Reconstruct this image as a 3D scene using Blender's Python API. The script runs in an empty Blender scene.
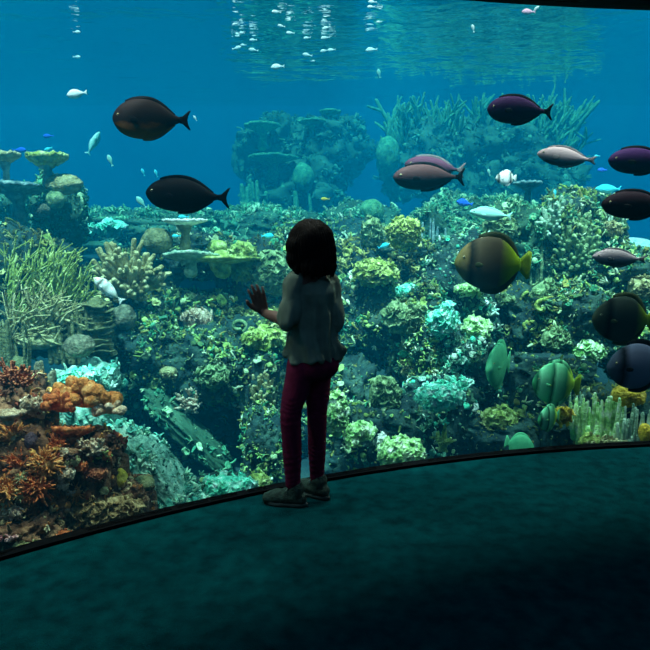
WATER_ABS = (0.0, 0.745, 0.88, 1); WATER_AD = 0.33
WATER_SC = (0.0, 0.54, 0.95, 1); WATER_SD = 0.047
SUN_E = 10.0; LAMP_E = 120; ROOM_E = 24.0; WORLD_E = 0.2; EXPO = 0.0; SPOT_E = 600
import bpy, bmesh, math, random
import numpy as np
from mathutils import Vector, Matrix, noise
from mathutils.bvhtree import BVHTree

RS = np.random.RandomState(7)
random.seed(7)
col = bpy.context.scene.collection
sc = bpy.context.scene

# ------------------------------------------------------------------ camera maths (helps to read distances off the photograph)
F = 700.0
CH = 1.30
TH = math.radians(11.5)
S_, C_ = math.sin(TH), math.cos(TH)

def ray(px, py):
    u = (px - 325) / F
    v = (325 - py) / F
    return Vector((u, C_ + v * S_, -S_ + v * C_))

def P(px, py, Y):
    d = ray(px, py)
    t = Y / d.y
    return Vector((d.x * t, Y, CH + d.z * t))

# glass: an upright cylinder sheet seen from its hollow side
GX, GY, GR = 2.17, -2.14, 5.5
def glass_y(x):
    return GY + math.sqrt(GR * GR - (x - GX) ** 2)

# ------------------------------------------------------------------ materials
MATS = {}
def new_mat(name):
    m = bpy.data.materials.new(name)
    m.use_nodes = True
    nt = m.node_tree
    for n in list(nt.nodes):
        nt.nodes.remove(n)
    out = nt.nodes.new('ShaderNodeOutputMaterial')
    return m, nt, out

def mat(name, cols, scale=8.0, rough=0.75, bump=0.3, bscale=30.0, spec=0.3, detail=5.0, attr=False, kind='noise', stretch=None):
    if name in MATS:
        return MATS[name]
    m, nt, out = new_mat(name)
    b = nt.nodes.new('ShaderNodeBsdfPrincipled')
    b.inputs['Roughness'].default_value = rough
    b.inputs['Specular IOR Level'].default_value = spec
    nt.links.new(b.outputs[0], out.inputs['Surface'])
    tc = nt.nodes.new('ShaderNodeTexCoord')
    vec = tc.outputs['Object']
    if stretch:
        mp = nt.nodes.new('ShaderNodeMapping')
        mp.inputs['Scale'].default_value = stretch
        nt.links.new(vec, mp.inputs[0]); vec = mp.outputs[0]
    if kind == 'voronoi':
        n = nt.nodes.new('ShaderNodeTexVoronoi'); n.inputs['Scale'].default_value = scale
        fac = n.outputs['Distance']
    elif kind == 'wave':
        n = nt.nodes.new('ShaderNodeTexWave'); n.inputs['Scale'].default_value = scale
        n.inputs['Distortion'].default_value = 6; n.inputs['Detail'].default_value = 3
        fac = n.outputs['Fac']
    else:
        n = nt.nodes.new('ShaderNodeTexNoise'); n.inputs['Scale'].default_value = scale
        n.inputs['Detail'].default_value = detail
        fac = n.outputs['Fac']
    nt.links.new(vec, n.inputs['Vector'])
    r = nt.nodes.new('ShaderNodeValToRGB')
    el = r.color_ramp.elements
    if len(cols) == 1:
        cols = [cols[0], cols[0]]
    lo, hi = (0.32, 0.68) if kind == 'noise' else (0.0, 1.0)
    while len(el) < len(cols):
        el.new(0.5)
    for i, c in enumerate(cols):
        el[i].position = lo + (hi - lo) * i / (len(cols) - 1)
        el[i].color = (*c, 1)
    nt.links.new(fac, r.inputs[0])
    cout = r.outputs[0]
    if attr:
        a = nt.nodes.new('ShaderNodeAttribute'); a.attribute_name = 'Col'
        mx = nt.nodes.new('ShaderNodeMix'); mx.data_type = 'RGBA'; mx.blend_type = 'MULTIPLY'
        mx.inputs[0].default_value = 1.0
        nt.links.new(a.outputs['Color'], mx.inputs[6]); nt.links.new(cout, mx.inputs[7])
        cout = mx.outputs[2]
    nt.links.new(cout, b.inputs['Base Color'])
    if bump:
        n2 = nt.nodes.new('ShaderNodeTexNoise'); n2.inputs['Scale'].default_value = bscale
        n2.inputs['Detail'].default_value = 4
        nt.links.new(vec, n2.inputs['Vector'])
        bp = nt.nodes.new('ShaderNodeBump'); bp.inputs['Strength'].default_value = bump
        bp.inputs['Distance'].default_value = 0.02
        nt.links.new(n2.outputs['Fac'], bp.inputs['Height'])
        nt.links.new(bp.outputs[0], b.inputs['Normal'])
    MATS[name] = m
    return m

# ------------------------------------------------------------------ mesh helpers
def mesh_from(name, V, faces, cols=None, smooth=True):
    """V Nx3 array; faces: list of int arrays (each M x k)"""
    me = bpy.data.meshes.new(name)
    V = np.asarray(V, dtype=np.float32)
    faces = [np.asarray(f, dtype=np.int32) for f in faces if len(f)]
    me.vertices.add(len(V)); me.vertices.foreach_set('co', V.ravel())
    nl = sum(f.size for f in faces); npoly = sum(len(f) for f in faces)
    me.loops.add(nl); me.polygons.add(npoly)
    me.loops.foreach_set('vertex_index', np.concatenate([f.ravel() for f in faces]))
    tot = np.concatenate([np.full(len(f), f.shape[1], dtype=np.int32) for f in faces])
    st = np.concatenate([[0], np.cumsum(tot)[:-1]]).astype(np.int32)
    me.polygons.foreach_set('loop_start', st)
    me.polygons.foreach_set('loop_total', tot)
    if smooth:
        me.polygons.foreach_set('use_smooth', np.ones(npoly, dtype=bool))
    if cols is not None:
        a = me.color_attributes.new('Col', 'FLOAT_COLOR', 'POINT')
        c4 = np.ones((len(V), 4), dtype=np.float32); c4[:, :3] = cols
        a.data.foreach_set('color', c4.ravel())
    me.update(calc_edges=True)
    me.validate()
    return me

def link(name, me, m=None, parent=None, loc=None):
    o = bpy.data.objects.new(name, me)
    col.objects.link(o)
    if m is not None:
        me.materials.clear(); me.materials.append(m)
    if parent is not None:
        o.parent = parent
    if loc is not None:
        o.location = loc
    return o

def tag(o, label=None, cat=None, group=None, kind=None):
    if label: o['label'] = label
    if cat: o['category'] = cat
    if group: o['group'] = group
    if kind: o['kind'] = kind
    return o

class MB:
    """collects pieces; build() makes one mesh"""
    def __init__(s):
        s.V = []; s.F = {}; s.n = 0; s.C = []
    def add(s, V, faces, c=None):
        V = np.asarray(V, dtype=np.float64)
        for f in faces:
            f = np.asarray(f, dtype=np.int64)
            if len(f): s.F.setdefault(f.shape[1], []).append(f + s.n)
        s.V.append(V); s.n += len(V)
        s.C.append(np.tile(np.array(c if c is not None else (1, 1, 1), dtype=np.float32), (len(V), 1)))
        return s
    def build(s, name, m=None, parent=None, loc=None, smooth=True, cols=False):
        V = np.concatenate(s.V)
        o = link(name, mesh_from(name, V, [np.concatenate(f) for f in s.F.values()], np.concatenate(s.C) if cols else None, smooth), m, parent, loc)
        return o

def basis(d):
    d = Vector(d).normalized()
    a = Vector((0, 0, 1)) if abs(d.z) < 0.9 else Vector((1, 0, 0))
    x = d.cross(a).normalized(); y = d.cross(x).normalized()
    return np.array(x), np.array(y), np.array(d)

def tube(pts, rad, seg=8, flat=1.0, cap=True):
    """rounded-end tube along a polyline"""
    pts = [np.array(p, dtype=float) for p in pts]
    n = len(pts)
    R = []; Cn = []
    for i in range(n):
        R.append(rad[i]); Cn.append(pts[i])
    if cap:
        d1 = pts[-1] - pts[-2]; d1 /= max(np.linalg.norm(d1), 1e-9)
        d0 = pts[0] - pts[1]; d0 /= max(np.linalg.norm(d0), 1e-9)
        for a in (0.5, 0.85):
            Cn.append(pts[-1] + d1 * rad[-1] * a); R.append(rad[-1] * math.sqrt(1 - a * a))
        for a in (0.5, 0.85):
            Cn.insert(0, pts[0] + d0 * rad[0] * a); R.insert(0, rad[0] * math.sqrt(1 - a * a))
    V = []
    m = len(Cn)
    px = None
    for i in range(m):
        d = Cn[min(i + 1, m - 1)] - Cn[max(i - 1, 0)]
        nn = np.linalg.norm(d); d = d / nn if nn > 1e-9 else np.array((0, 0, 1.0))
        if px is None:
            x, y, _ = basis(d)
        else:
            x = px - d * np.dot(px, d); x /= max(np.linalg.norm(x), 1e-9); y = np.cross(d, x)
        px = x
        ang = np.arange(seg) * 2 * math.pi / seg
        V.append(Cn[i] + R[i] * (np.outer(np.cos(ang), x) + flat * np.outer(np.sin(ang), y)))
    V = np.concatenate(V)
    q = []
    for i in range(m - 1):
        for j in range(seg):
            k = (j + 1) % seg
            q.append((i * seg + j, i * seg + k, (i + 1) * seg + k, (i + 1) * seg + j))
    V = np.concatenate([V, [Cn[0], Cn[-1]]])
    t = [(len(V) - 2, (j + 1) % seg, j) for j in range(seg)] + [(len(V) - 1, (m - 1) * seg + j, (m - 1) * seg + (j + 1) % seg) for j in range(seg)]
    return V, [np.array(q), np.array(t)]

_ico = {}
def ico(sub):
    if sub not in _ico:
        bm = bmesh.new(); bmesh.ops.create_icosphere(bm, subdivisions=sub, radius=1.0)
        V = np.array([v.co[:] for v in bm.verts]); Fc = np.array([[v.index for v in f.verts] for f in bm.faces])
        bm.free(); _ico[sub] = (V, Fc)
    return _ico[sub]

def leaf(seed, rings=3, seg=12, cup=0.4, wav=0.25, th=0.07):
    """thick ruffled leaf, radius 1, lying in XY, closed"""
    r = random.Random(seed)
    ph = [r.uniform(0, 6.28) for _ in range(4)]
    top = [(0, 0, 0)]
    for i in range(1, rings + 1):
        s = i / rings
        for j in range(seg):
            a = j * 2 * math.pi / seg
            rr = s * (1 + 0.18 * math.sin(2 * a + ph[0]) + 0.12 * math.sin(5 * a + ph[1]))
            z = cup * s * s + wav * s * s * (math.sin(3 * a + ph[2]) + 0.5 * math.sin(5 * a + ph[3]))
            top.append((rr * math.cos(a), rr * math.sin(a), z))
    top = np.array(top); n = len(top)
    bot = top.copy(); bot[:, 2] -= th; bot[:, :2] *= 0.97
    V = np.concatenate([top, bot])
    t, q = [], []
    for j in range(seg):
        k = (j + 1) % seg
        t.append((0, 1 + j, 1 + k)); t.append((n, n + 1 + k, n + 1 + j))
        for i in range(rings - 1):
            a = 1 + i * seg
            q.append((a + j, a + seg + j, a + seg + k, a + k))
            q.append((n + a + j, n + a + k, n + a + seg + k, n + a + seg + j))
        a = 1 + (rings - 1) * seg
        q.append((a + j, n + a + j, n + a + k, a + k))
    return V, [np.array(t), np.array(q)]

def rot_to(d, spin):
    x, y, z = basis(d)
    M = np.stack([x, y, z], axis=1)
    c, s = math.cos(spin), math.sin(spin)
    return M @ np.array([[c, -s, 0], [s, c, 0], [0, 0, 1]])

# ------------------------------------------------------------------ crust templates scattered over rocks
TPL = {'ribbon': [], 'leaf': [], 'knob': [], 'finger': [], 'fork': []}
for k in range(8):
    V, f = leaf(k, 2, 9, cup=0.25 + 0.06 * k, wav=0.25, th=0.12)
    TPL['leaf'].append((V + np.array([0, 0, 0.25]), f))
    V, f = ico(2)
    V2 = V.copy()
    for i in range(len(V2)):
        V2[i] *= 1 + 0.35 * noise.noise(Vector(V[i] * 1.8) + Vector((k * 7, 0, 0)))
    V2[:, 2] = V2[:, 2] * 0.7 + 0.2
    TPL['knob'].append((V2 * 0.75, [f]))
    r = random.Random(k)
    p1 = (r.uniform(-.3, .3), r.uniform(-.3, .3), 0.8); p2 = (r.uniform(-.5, .5), r.uniform(-.5, .5), 1.6)
    TPL['finger'].append(tube([(0, 0, 0), p1, p2], [0.36, 0.3, 0.2], 6))
    pr = []; a0 = r.uniform(0, 6.28); w0 = r.uniform(.8, 1.6)
    for q in range(8):
        t_ = q / 7; pr.append((1.3 * (t_ - .5) + .25 * math.sin(a0 + 5 * t_), .5 * math.sin(a0 + w0 * 4 * t_), .35 + .25 * math.sin(3.1 * t_) + .12 * math.sin(9 * t_ + a0)))
    TPL['ribbon'].append(tube(pr, [.10, .16, .2, .17, .2, .16, .18, .1], 5))
    mb = MB()
    for q in range(4):
        a = q * 1.57 + r.uniform(-.5, .5); e = r.uniform(.4, 1.0)
        V, f = tube([(0, 0, 0), (e * .5 * math.cos(a), e * .5 * math.sin(a), .6), (e * math.cos(a), e * math.sin(a), 1.2)], [.26, .24, .17], 5)
        mb.add(V, f)
    TPL['fork'].append((np.concatenate(mb.V), [np.concatenate(v) for v in mb.F.values()]))

def scatter_mesh(name, pts, nrm, size, kinds, palette, rs, jitter=0.6):
    """one mesh of many little coral pieces standing on given points"""
    mb = MB()
    n = len(pts)
    kk = rs.choice(len(kinds), n)
    for i in range(n):
        T = TPL[kinds[kk[i]]]
        V, f = T[rs.randint(len(T))]
        d = nrm[i] + rs.normal(0, jitter, 3) * 0.6
        M = rot_to(d, rs.uniform(0, 6.28))
        s = size * (0.55 + 0.9 * rs.rand() ** 1.6)
        c = np.array(palette[rs.randint(len(palette))]) * (0.6 + 0.8 * rs.rand())
        mb.add((V * s) @ M.T + pts[i], f, np.minimum(c, 1.0))
    return mb

def sample_surface(V, T, n, rs, keep=None):
    a = V[T[:, 0]]; b = V[T[:, 1]]; c = V[T[:, 2]]
    cr = np.cross(b - a, c - a); ar = np.linalg.norm(cr, axis=1)
    N = cr / np.maximum(ar[:, None], 1e-12)
    w = ar.copy()
    if keep is not None:
        w[~keep(N, (a + b + c) / 3)] = 0
    w /= w.sum()
    idx = rs.choice(len(T), n, p=w)
    u = rs.rand(n); v = rs.rand(n); fl = u + v > 1; u[fl] = 1 - u[fl]; v[fl] = 1 - v[fl]
    pts = a[idx] + (b[idx] - a[idx]) * u[:, None] + (c[idx] - a[idx]) * v[:, None]
    return pts, N[idx]

# ------------------------------------------------------------------ the room
tank_x0, tank_x1, tank_y1 = -7.5, 8.5, 13.6
SURF_Z = 2.70
BED_Z = -1.15

def arc_pts(x0, x1, n, dr=0.0):
    a0 = math.acos(max(-1, min(1, (x0 - GX) / GR))); a1 = math.acos(min(1, (x1 - GX) / GR))
    out = []
    for i in range(n):
        a = a0 + (a1 - a0) * i / (n - 1)
        out.append((GX + (GR + dr) * math.cos(a), GY + (GR + dr) * math.sin(a)))
    return out

def prism(name, outline, z0, z1, m, **kw):
    """upright prism over a 2-D outline"""
    bm = bmesh.new()
    b = [bm.verts.new((x, y, z0)) for x, y in outline]
    t = [bm.verts.new((x, y, z1)) for x, y in outline]
    bm.faces.new(t)
    bm.faces.new(b[::-1])
    n = len(outline)
    for i in range(n):
        bm.faces.new((b[i], b[(i + 1) % n], t[(i + 1) % n], t[i]))
    bmesh.ops.recalc_face_normals(bm, faces=bm.faces[:])
    bmesh.ops.triangulate(bm, faces=[f for f in bm.faces if len(f.verts) > 4])
    me = bpy.data.meshes.new(name); bm.to_mesh(me); bm.free()
    return link(name, me, m)

AX0, AX1 = -3.0, 7.2
arc = arc_pts(AX0, AX1, 80)
arc_in = arc_pts(AX0, AX1, 80, -0.012)      # visitor side face of the sill
arc_out = arc_pts(AX0, AX1, 80, 0.035)

carpet = mat('carpet', [(0.0002, 0.022, 0.027), (0.0004, 0.050, 0.056)], scale=16, rough=0.95, bump=0.6, bscale=220, spec=0.02, detail=10)
blackm = mat('black_paint', [(0.003, 0.003, 0.004)], rough=0.9, bump=0.05, spec=0.05)
darkwall = mat('dark_room_wall', [(0.012, 0.014, 0.02)], rough=0.9, bump=0.1)
bluewall = mat('tank_wall_paint', [(0.005, 0.07, 0.20), (0.005, 0.10, 0.22)], scale=0.6, rough=0.8, bump=0.1)

fl = prism('floor', [(-3.2, -4.0), (7.6, -4.0), (7.6, arc_in[-1][1])] + arc_in[::-1] + [(-3.2, arc_in[0][1])], -0.12, 0.0, carpet)
tag(fl, kind='structure')
# black sill strip at the foot of the glass
sill = prism('trim_1', arc_in + arc_out[::-1], -0.12, 0.014, blackm); tag(sill, kind='structure')
# black header above the glass
hd_in = arc_pts(AX0, AX1, 80, -0.06); hd_out = arc_pts(AX0, AX1, 80, 0.10)
hdr = prism('wall_front', hd_in + hd_out[::-1], 2.07, 3.3, blackm); tag(hdr, kind='structure')
# curb below the glass on the tank side
low = prism('wall_tank_foot', arc_pts(AX0, AX1, 80, 0.036) + arc_pts(AX0, AX1, 80, 0.08)[::-1], BED_Z - 0.2, -0.03, blackm); tag(low, kind='structure')
ceil = prism('ceiling', [(-3.2, -4.0), (7.6, -4.0), (7.6, hd_out[-1][1])] + hd_out[::-1] + [(-3.2, hd_out[0][1])], 3.3, 3.4, blackm); tag(ceil, kind='structure')
def box(name, x0, x1, y0, y1, z0, z1, m, kind='structure'):
    o = prism(name, [(x0, y0), (x1, y0), (x1, y1), (x0, y1)], z0, z1, m)
    if kind: tag(o, kind=kind)
    return o
box('wall_left', -3.3, -3.2, -4.0, arc_in[0][1], -0.12, 3.4, darkwall)
box('wall_right', 7.6, 7.7, -4.0, arc_in[-1][1], -0.12, 3.4, darkwall)
box('wall_back', -3.3, 7.7, -4.1, -4.0, -0.12, 3.4, darkwall)
# tank shell
box('wall_tank_back', tank_x0, tank_x1, tank_y1, tank_y1 + 0.1, BED_Z - 0.2, 3.6, bluewall)
box('wall_tank_left', tank_x0 - 0.1, tank_x0, -1.0, tank_y1, BED_Z - 0.2, 3.6, bluewall)
box('wall_tank_right', tank_x1, tank_x1 + 0.1, -1.0, tank_y1, BED_Z - 0.2, 3.6, bluewall)

# ---- glass
def glass_mat(name, ior, rough=0.0, tint=(1, 1, 1), wave=0.0, flatmix=None):
    m, nt, out = new_mat(name)
    mix = nt.nodes.new('ShaderNodeMixShader')
    fr = nt.nodes.new('ShaderNodeFresnel'); fr.inputs['IOR'].default_value = ior
    tr = nt.nodes.new('ShaderNodeBsdfTransparent'); tr.inputs[0].default_value = (*tint, 1)
    gl = nt.nodes.new('ShaderNodeBsdfGlossy'); gl.inputs['Roughness'].default_value = rough
    if flatmix is None: nt.links.new(fr.outputs[0], mix.inputs[0])
    else: mix.inputs[0].default_value = flatmix
    nt.links.new(tr.outputs[0], mix.inputs[1]); nt.links.new(gl.outputs[0], mix.inputs[2])
    nt.links.new(mix.outputs[0], out.inputs['Surface'])
    if wave:
        tc = nt.nodes.new('ShaderNodeTexCoord')
        n2 = nt.nodes.new('ShaderNodeTexNoise'); n2.inputs['Scale'].default_value = 2.2; n2.inputs['Detail'].default_value = 3
        nt.links.new(tc.outputs['Object'], n2.inputs['Vector'])
        bp = nt.nodes.new('ShaderNodeBump'); bp.inputs['Strength'].default_value = wave; bp.inputs['Distance'].default_value = 0.05
        nt.links.new(n2.outputs['Fac'], bp.inputs['Height'])
        nt.links.new(bp.outputs[0], gl.inputs['Normal']); nt.links.new(bp.outputs[0], fr.inputs['Normal'])
    return m
gl_in = arc_pts(AX0, AX1, 100, 0.0); gl_out = arc_pts(AX0, AX1, 100, 0.03)
gm = glass_mat('tank_glass', 1.08, flatmix=0.012)
g = prism('window_1', gl_in + gl_out[::-1], 0.014, 2.07, gm); tag(g, kind='structure')

# ---- water body (true volume)
wm, nt, out = new_mat('tank_water')
va = nt.nodes.new('ShaderNodeVolumeAbsorption'); va.inputs['Color'].default_value = WATER_ABS; va.inputs['Density'].default_value = WATER_AD
vs = nt.nodes.new('ShaderNodeVolumeScatter'); vs.inputs['Color'].default_value = WATER_SC; vs.inputs['Density'].default_value = WATER_SD
vs.inputs['Anisotropy'].default_value = 0.0
ad = nt.nodes.new('ShaderNodeAddShader')
nt.links.new(va.outputs[0], ad.inputs[0]); nt.links.new(vs.outputs[0], ad.inputs[1]); nt.links.new(ad.outputs[0], out.inputs['Volume'])
wo = arc_pts(AX0, AX1, 60, 0.035)
wat = prism('tank_water', [(tank_x0 + .02, wo[0][1])] + wo + [(tank_x1 - .02, wo[-1][1]), (tank_x1 - .02, tank_y1 - .02), (tank_x0 + .02, tank_y1 - .02)], BED_Z - 0.1, SURF_Z - 0.004, wm)
tag(wat, 'clear blue-green water filling the aquarium behind the curved glass', 'water', kind='stuff')
# ---- rippled surface of the water
nx, ny = 160, 130
xs = np.linspace(tank_x0 + .01, tank_x1 - .01, nx); ys = np.linspace(1.0, tank_y1 - .01, ny)
XX, YY = np.meshgrid(xs, ys)
ZZ = np.zeros_like(XX)
for i in range(ny):
    for j in range(nx):
        x, y = XX[i, j], YY[i, j]
        ZZ[i, j] = 0.012 * noise.noise(Vector((x * 1.1, y * 1.6, 0))) + 0.006 * noise.noise(Vector((x * 3.1, y * 4.5, 3)))
V = np.stack([XX.ravel(), YY.ravel(), SURF_Z + ZZ.ravel()], 1)
q = []
for i in range(ny - 1):
    for j in range(nx - 1):
        x = XX[i, j]; y = YY[i, j]
        if AX0 < x < AX1 and (y < glass_y(x) + 0.06): continue
        a = i * nx + j
        q.append((a, a + 1, a + nx + 1, a + nx))
ws = link('water_surface', mesh_from('water_surface', V, [np.array(q)]), glass_mat('water_surface', 1.333, 0.04, wave=1.0))
tag(ws, 'rippled underside of the water surface mirroring the reef and fish', 'water surface', kind='stuff')

# ---- tank floor: sand and rubble rising towards the back
def bed_h(x, y):
    t = min(max((y - 4.6) / 3.2, 0), 1); t = t * t * (3 - 2 * t)
    b = min(max((y - 8.5) / 3.0, 0), 1); b = b * b * (3 - 2 * b)
    l = min(max((-x - 0.4) / 1.6, 0), 1)
    return -0.78 + 1.23 * t - 0.25 * b + 0.22 * noise.fractal(Vector((x * .8, y * .8, 1.7)), 1.0, 2.0, 6)
nx, ny = 200, 170
V = []; 
xs = np.linspace(tank_x0 + .02, tank_x1 - .02, nx); ys = np.linspace(1.0, tank_y1 - .02, ny)
for y in ys:
    for x in xs:
        V.append((x, y, bed_h(x, y)))
V = np.array(V); q = []
for i in range(ny - 1):
    for j in range(nx - 1):
        x, y = xs[j], ys[i]
        if AX0 - .1 < x < AX1 + .1 and min(y, ys[i]) < (glass_y(min(max(x, AX0), AX1)) + 0.14): continue
        a = i * nx + j
        q.append((a, a + 1, a + nx + 1, a + nx))
q = np.array(q)
bedm = mat('sea_bed', [(0.008, 0.022, 0.03), (0.02, 0.045, 0.05), (0.05, 0.08, 0.07)], scale=3.0, rough=0.9, bump=0.8, bscale=25)
bed = link('floor_tank', mesh_from('floor_tank', V, [q]), bedm); tag(bed, kind='structure')
bedV, bedT = V, np.concatenate([q[:, :3], q[:, [0, 2, 3]]])
# ------------------------------------------------------------------ reef rocks, each with the growth that encrusts it
rock_green = mat('reef_rock', [(0.005, 0.018, 0.022), (0.015, 0.045, 0.042), (0.05, 0.10, 0.07)], scale=9, rough=0.9, bump=1.0, bscale=30)
rock_brown = mat('brown_rock', [(0.025, 0.010, 0.006), (0.14, 0.05, 0.025), (0.36, 0.16, 0.08)], scale=14, rough=0.9, bump=1.0, bscale=50)
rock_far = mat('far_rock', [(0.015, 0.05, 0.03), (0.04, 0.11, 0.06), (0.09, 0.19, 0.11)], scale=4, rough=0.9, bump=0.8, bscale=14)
rock_teal = mat('teal_rock', [(0.06, 0.16, 0.13), (0.20, 0.42, 0.33), (0.42, 0.62, 0.48)], scale=16, rough=0.9, bump=1.0, bscale=45)
crustm = mat('coral_crust', [(0.45, 0.45, 0.45), (0.9, 0.9, 0.9), (1, 1, 1)], scale=30, rough=0.8, bump=0.6, bscale=90, attr=True)

PAL = {  # palest tones imitate water light sparkling on the growth
 'green': [(0.10, 0.16, 0.08), (0.22, 0.32, 0.14), (0.34, 0.42, 0.20), (0.12, 0.28, 0.18), (0.50, 0.58, 0.36), (0.80, 0.85, 0.62), (0.07, 0.12, 0.08), (0.30, 0.28, 0.12)],
 'mint': [(0.12, 0.26, 0.18), (0.28, 0.50, 0.36), (0.55, 0.80, 0.62), (0.85, 0.95, 0.8), (0.10, 0.18, 0.12), (0.40, 0.52, 0.30)],
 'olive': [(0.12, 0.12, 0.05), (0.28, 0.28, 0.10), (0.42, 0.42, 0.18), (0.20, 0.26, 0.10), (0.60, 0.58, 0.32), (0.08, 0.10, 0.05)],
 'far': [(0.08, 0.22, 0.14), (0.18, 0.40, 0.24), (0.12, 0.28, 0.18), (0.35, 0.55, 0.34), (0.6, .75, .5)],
 'brown': [(0.10, 0.03, 0.015), (0.45, 0.12, 0.03), (0.80, 0.26, 0.05), (0.50, 0.26, 0.10), (0.85, 0.55, 0.30), (0.06, 0.03, 0.03), (0.35, 0.06, 0.03), (0.95, 0.40, 0.10)],
 'tan': [(0.32, 0.20, 0.09), (0.50, 0.34, 0.16), (0.20, 0.13, 0.06), (0.70, 0.50, 0.28), (0.12, 0.07, 0.04), (0.6, 0.2, 0.06)],
 'teal': [(0.16, 0.40, 0.32), (0.34, 0.62, 0.48), (0.60, 0.82, 0.66), (0.10, 0.24, 0.20)],
}
for _k in PAL:
    _s = 1.0 if _k in ('brown', 'tan') else 1.45
    PAL[_k] = [tuple(max(0.0, min(1.0, sum(c) / 3 + (v - sum(c) / 3) * _s)) for v in c) for c in PAL[_k]]
PAL['green'] += [(0.30, 0.42, 0.08), (0.45, 0.60, 0.15), (0.05, 0.30, 0.14)]
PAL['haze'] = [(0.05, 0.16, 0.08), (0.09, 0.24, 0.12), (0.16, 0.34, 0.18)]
PAL['mint'] += [(0.10, 0.70, 0.45)]
RM = {'green': rock_green, 'mint': rock_green, 'olive': rock_green, 'far': rock_far, 'haze': rock_far, 'brown': rock_brown, 'tan': rock_brown, 'teal': rock_teal}
reefV, reefT, reefN = [], [], [0]

def rock(px, py, Y, wp, hp, pal, label, dens=1.0, sub=5, dep=1.0, rough=0.34, fs=1.0, tilt=0.0, kinds=('leaf', 'knob', 'finger', 'fork', 'ribbon', 'ribbon'), seed=None, flat=None):
    c = P(px, py, Y)
    t = Y * 1.02
    a = wp * t / F; b = hp * t / F; d = (a + b) / 2 * dep
    if seed is None: seed = len(reefN) * 13 + 5
    V, T = ico(sub)
    W = np.empty_like(V)
    off = Vector((seed * 3.17, seed * 1.3, seed * 0.7))
    for i in range(len(V)):
        v = Vector(V[i])
        k = 1 + rough * 1.2 * noise.fractal(v * 1.6 + off, 1.0, 2.0, 5) + 0.16 * (0.5 - abs(noise.noise(v * 5.2 + off))) 
        h = noise.noise(v * 3.1 + off * 2)
        if h > 0.22: k -= (h - 0.22) * 1.1          # pits and overhangs
        W[i] = V[i] * k
    # squarer section than an egg
    W = np.sign(W) * np.abs(W) ** 0.85
    W *= np.array([a, d, b])
    if Y < 5.3 and py > 372:                      # foot it on the tank floor
        gap = c.z - b - bed_h(c.x, c.y)
        if gap > 0: W[:, 2] = np.where(W[:, 2] < 0, W[:, 2] * (1 + (gap + .1) / b), W[:, 2])
    if tilt:
        ct, st = math.cos(tilt), math.sin(tilt)
        W = W @ np.array([[ct, 0, st], [0, 1, 0], [-st, 0, ct]])
    # keep the part that would run into the window clear of it
    for i in range(len(W)):
        x = W[i, 0] + c.x; y = W[i, 1] + c.y
        if AX0 < x < AX1:
            gy = glass_y(x) + 0.16
            if y < gy: W[i, 1] = gy - c.y + 0.02 * (y - gy)
    me = mesh_from('reef_rock', W, [T])
    o = link('reef_rock', me, RM[pal], None, c)
    tag(o, label, 'rock', None)
    base = sum(len(v) for v in reefV)
    reefV.append(W + np.array(c)); reefT.append(T + base)
    reefN.append(len(T))
    if dens > 0:
        rs = np.random.RandomState(seed)
        area = 2 * math.pi * (a * b + a * d + b * d) / 1.5 * 0.6
        size = 0.023 * (Y / 4.0) ** 0.6 * fs
        n = int(min(3200, area / (size * size) * 0.85 * dens))
        keep = lambda N, Cc: (N[:, 1] < 0.35) & (N[:, 2] > -0.55)
        pts, nn = sample_surface(W, T, n, rs, keep)
        # patchy growth: bare dark rock imitates shaded hollows
        k = np.array([noise.noise(Vector(p + np.array(c)) * 4.0) for p in pts])
        m_ = (k > -0.04)
        pts, nn = pts[m_], nn[m_]
        nn = nn + np.array([0, -0.25, 0.35])
        mb = scatter_mesh('coral_growth', pts, nn, size, kinds, PAL[pal], rs)
        n2 = int(min(2600, area / (size * size) * 0.8 * min(dens, 1.2)))
        if dens > .3:
            p2, m2 = sample_surface(W, T, n2, rs, keep)
            mb2 = scatter_mesh('x', p2, m2 + np.array([0, -.2, .2]), size * .48, ('knob', 'ribbon', 'finger'), [tuple(np.array(c_) * .55) for c_ in PAL[pal]], rs)  # darkened palette puts the shade between pieces into the colour
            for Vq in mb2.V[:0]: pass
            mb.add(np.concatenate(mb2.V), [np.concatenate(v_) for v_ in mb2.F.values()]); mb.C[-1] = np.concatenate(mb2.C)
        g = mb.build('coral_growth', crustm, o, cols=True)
        g['kind'] = 'stuff'
        Vg = np.concatenate(mb.V) + np.array(c)
    return o

R = rock
# far low crest
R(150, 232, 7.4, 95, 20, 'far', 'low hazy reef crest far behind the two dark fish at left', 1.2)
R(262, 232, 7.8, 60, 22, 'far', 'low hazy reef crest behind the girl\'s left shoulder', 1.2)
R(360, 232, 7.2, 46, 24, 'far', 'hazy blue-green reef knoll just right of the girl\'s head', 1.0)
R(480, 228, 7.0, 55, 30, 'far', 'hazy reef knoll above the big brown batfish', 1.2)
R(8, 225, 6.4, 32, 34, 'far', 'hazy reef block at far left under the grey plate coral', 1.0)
R(335, 300, 6.6, 80, 70, 'green', 'shadowed deep reef face hidden mostly behind the girl', 0.8)
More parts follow.
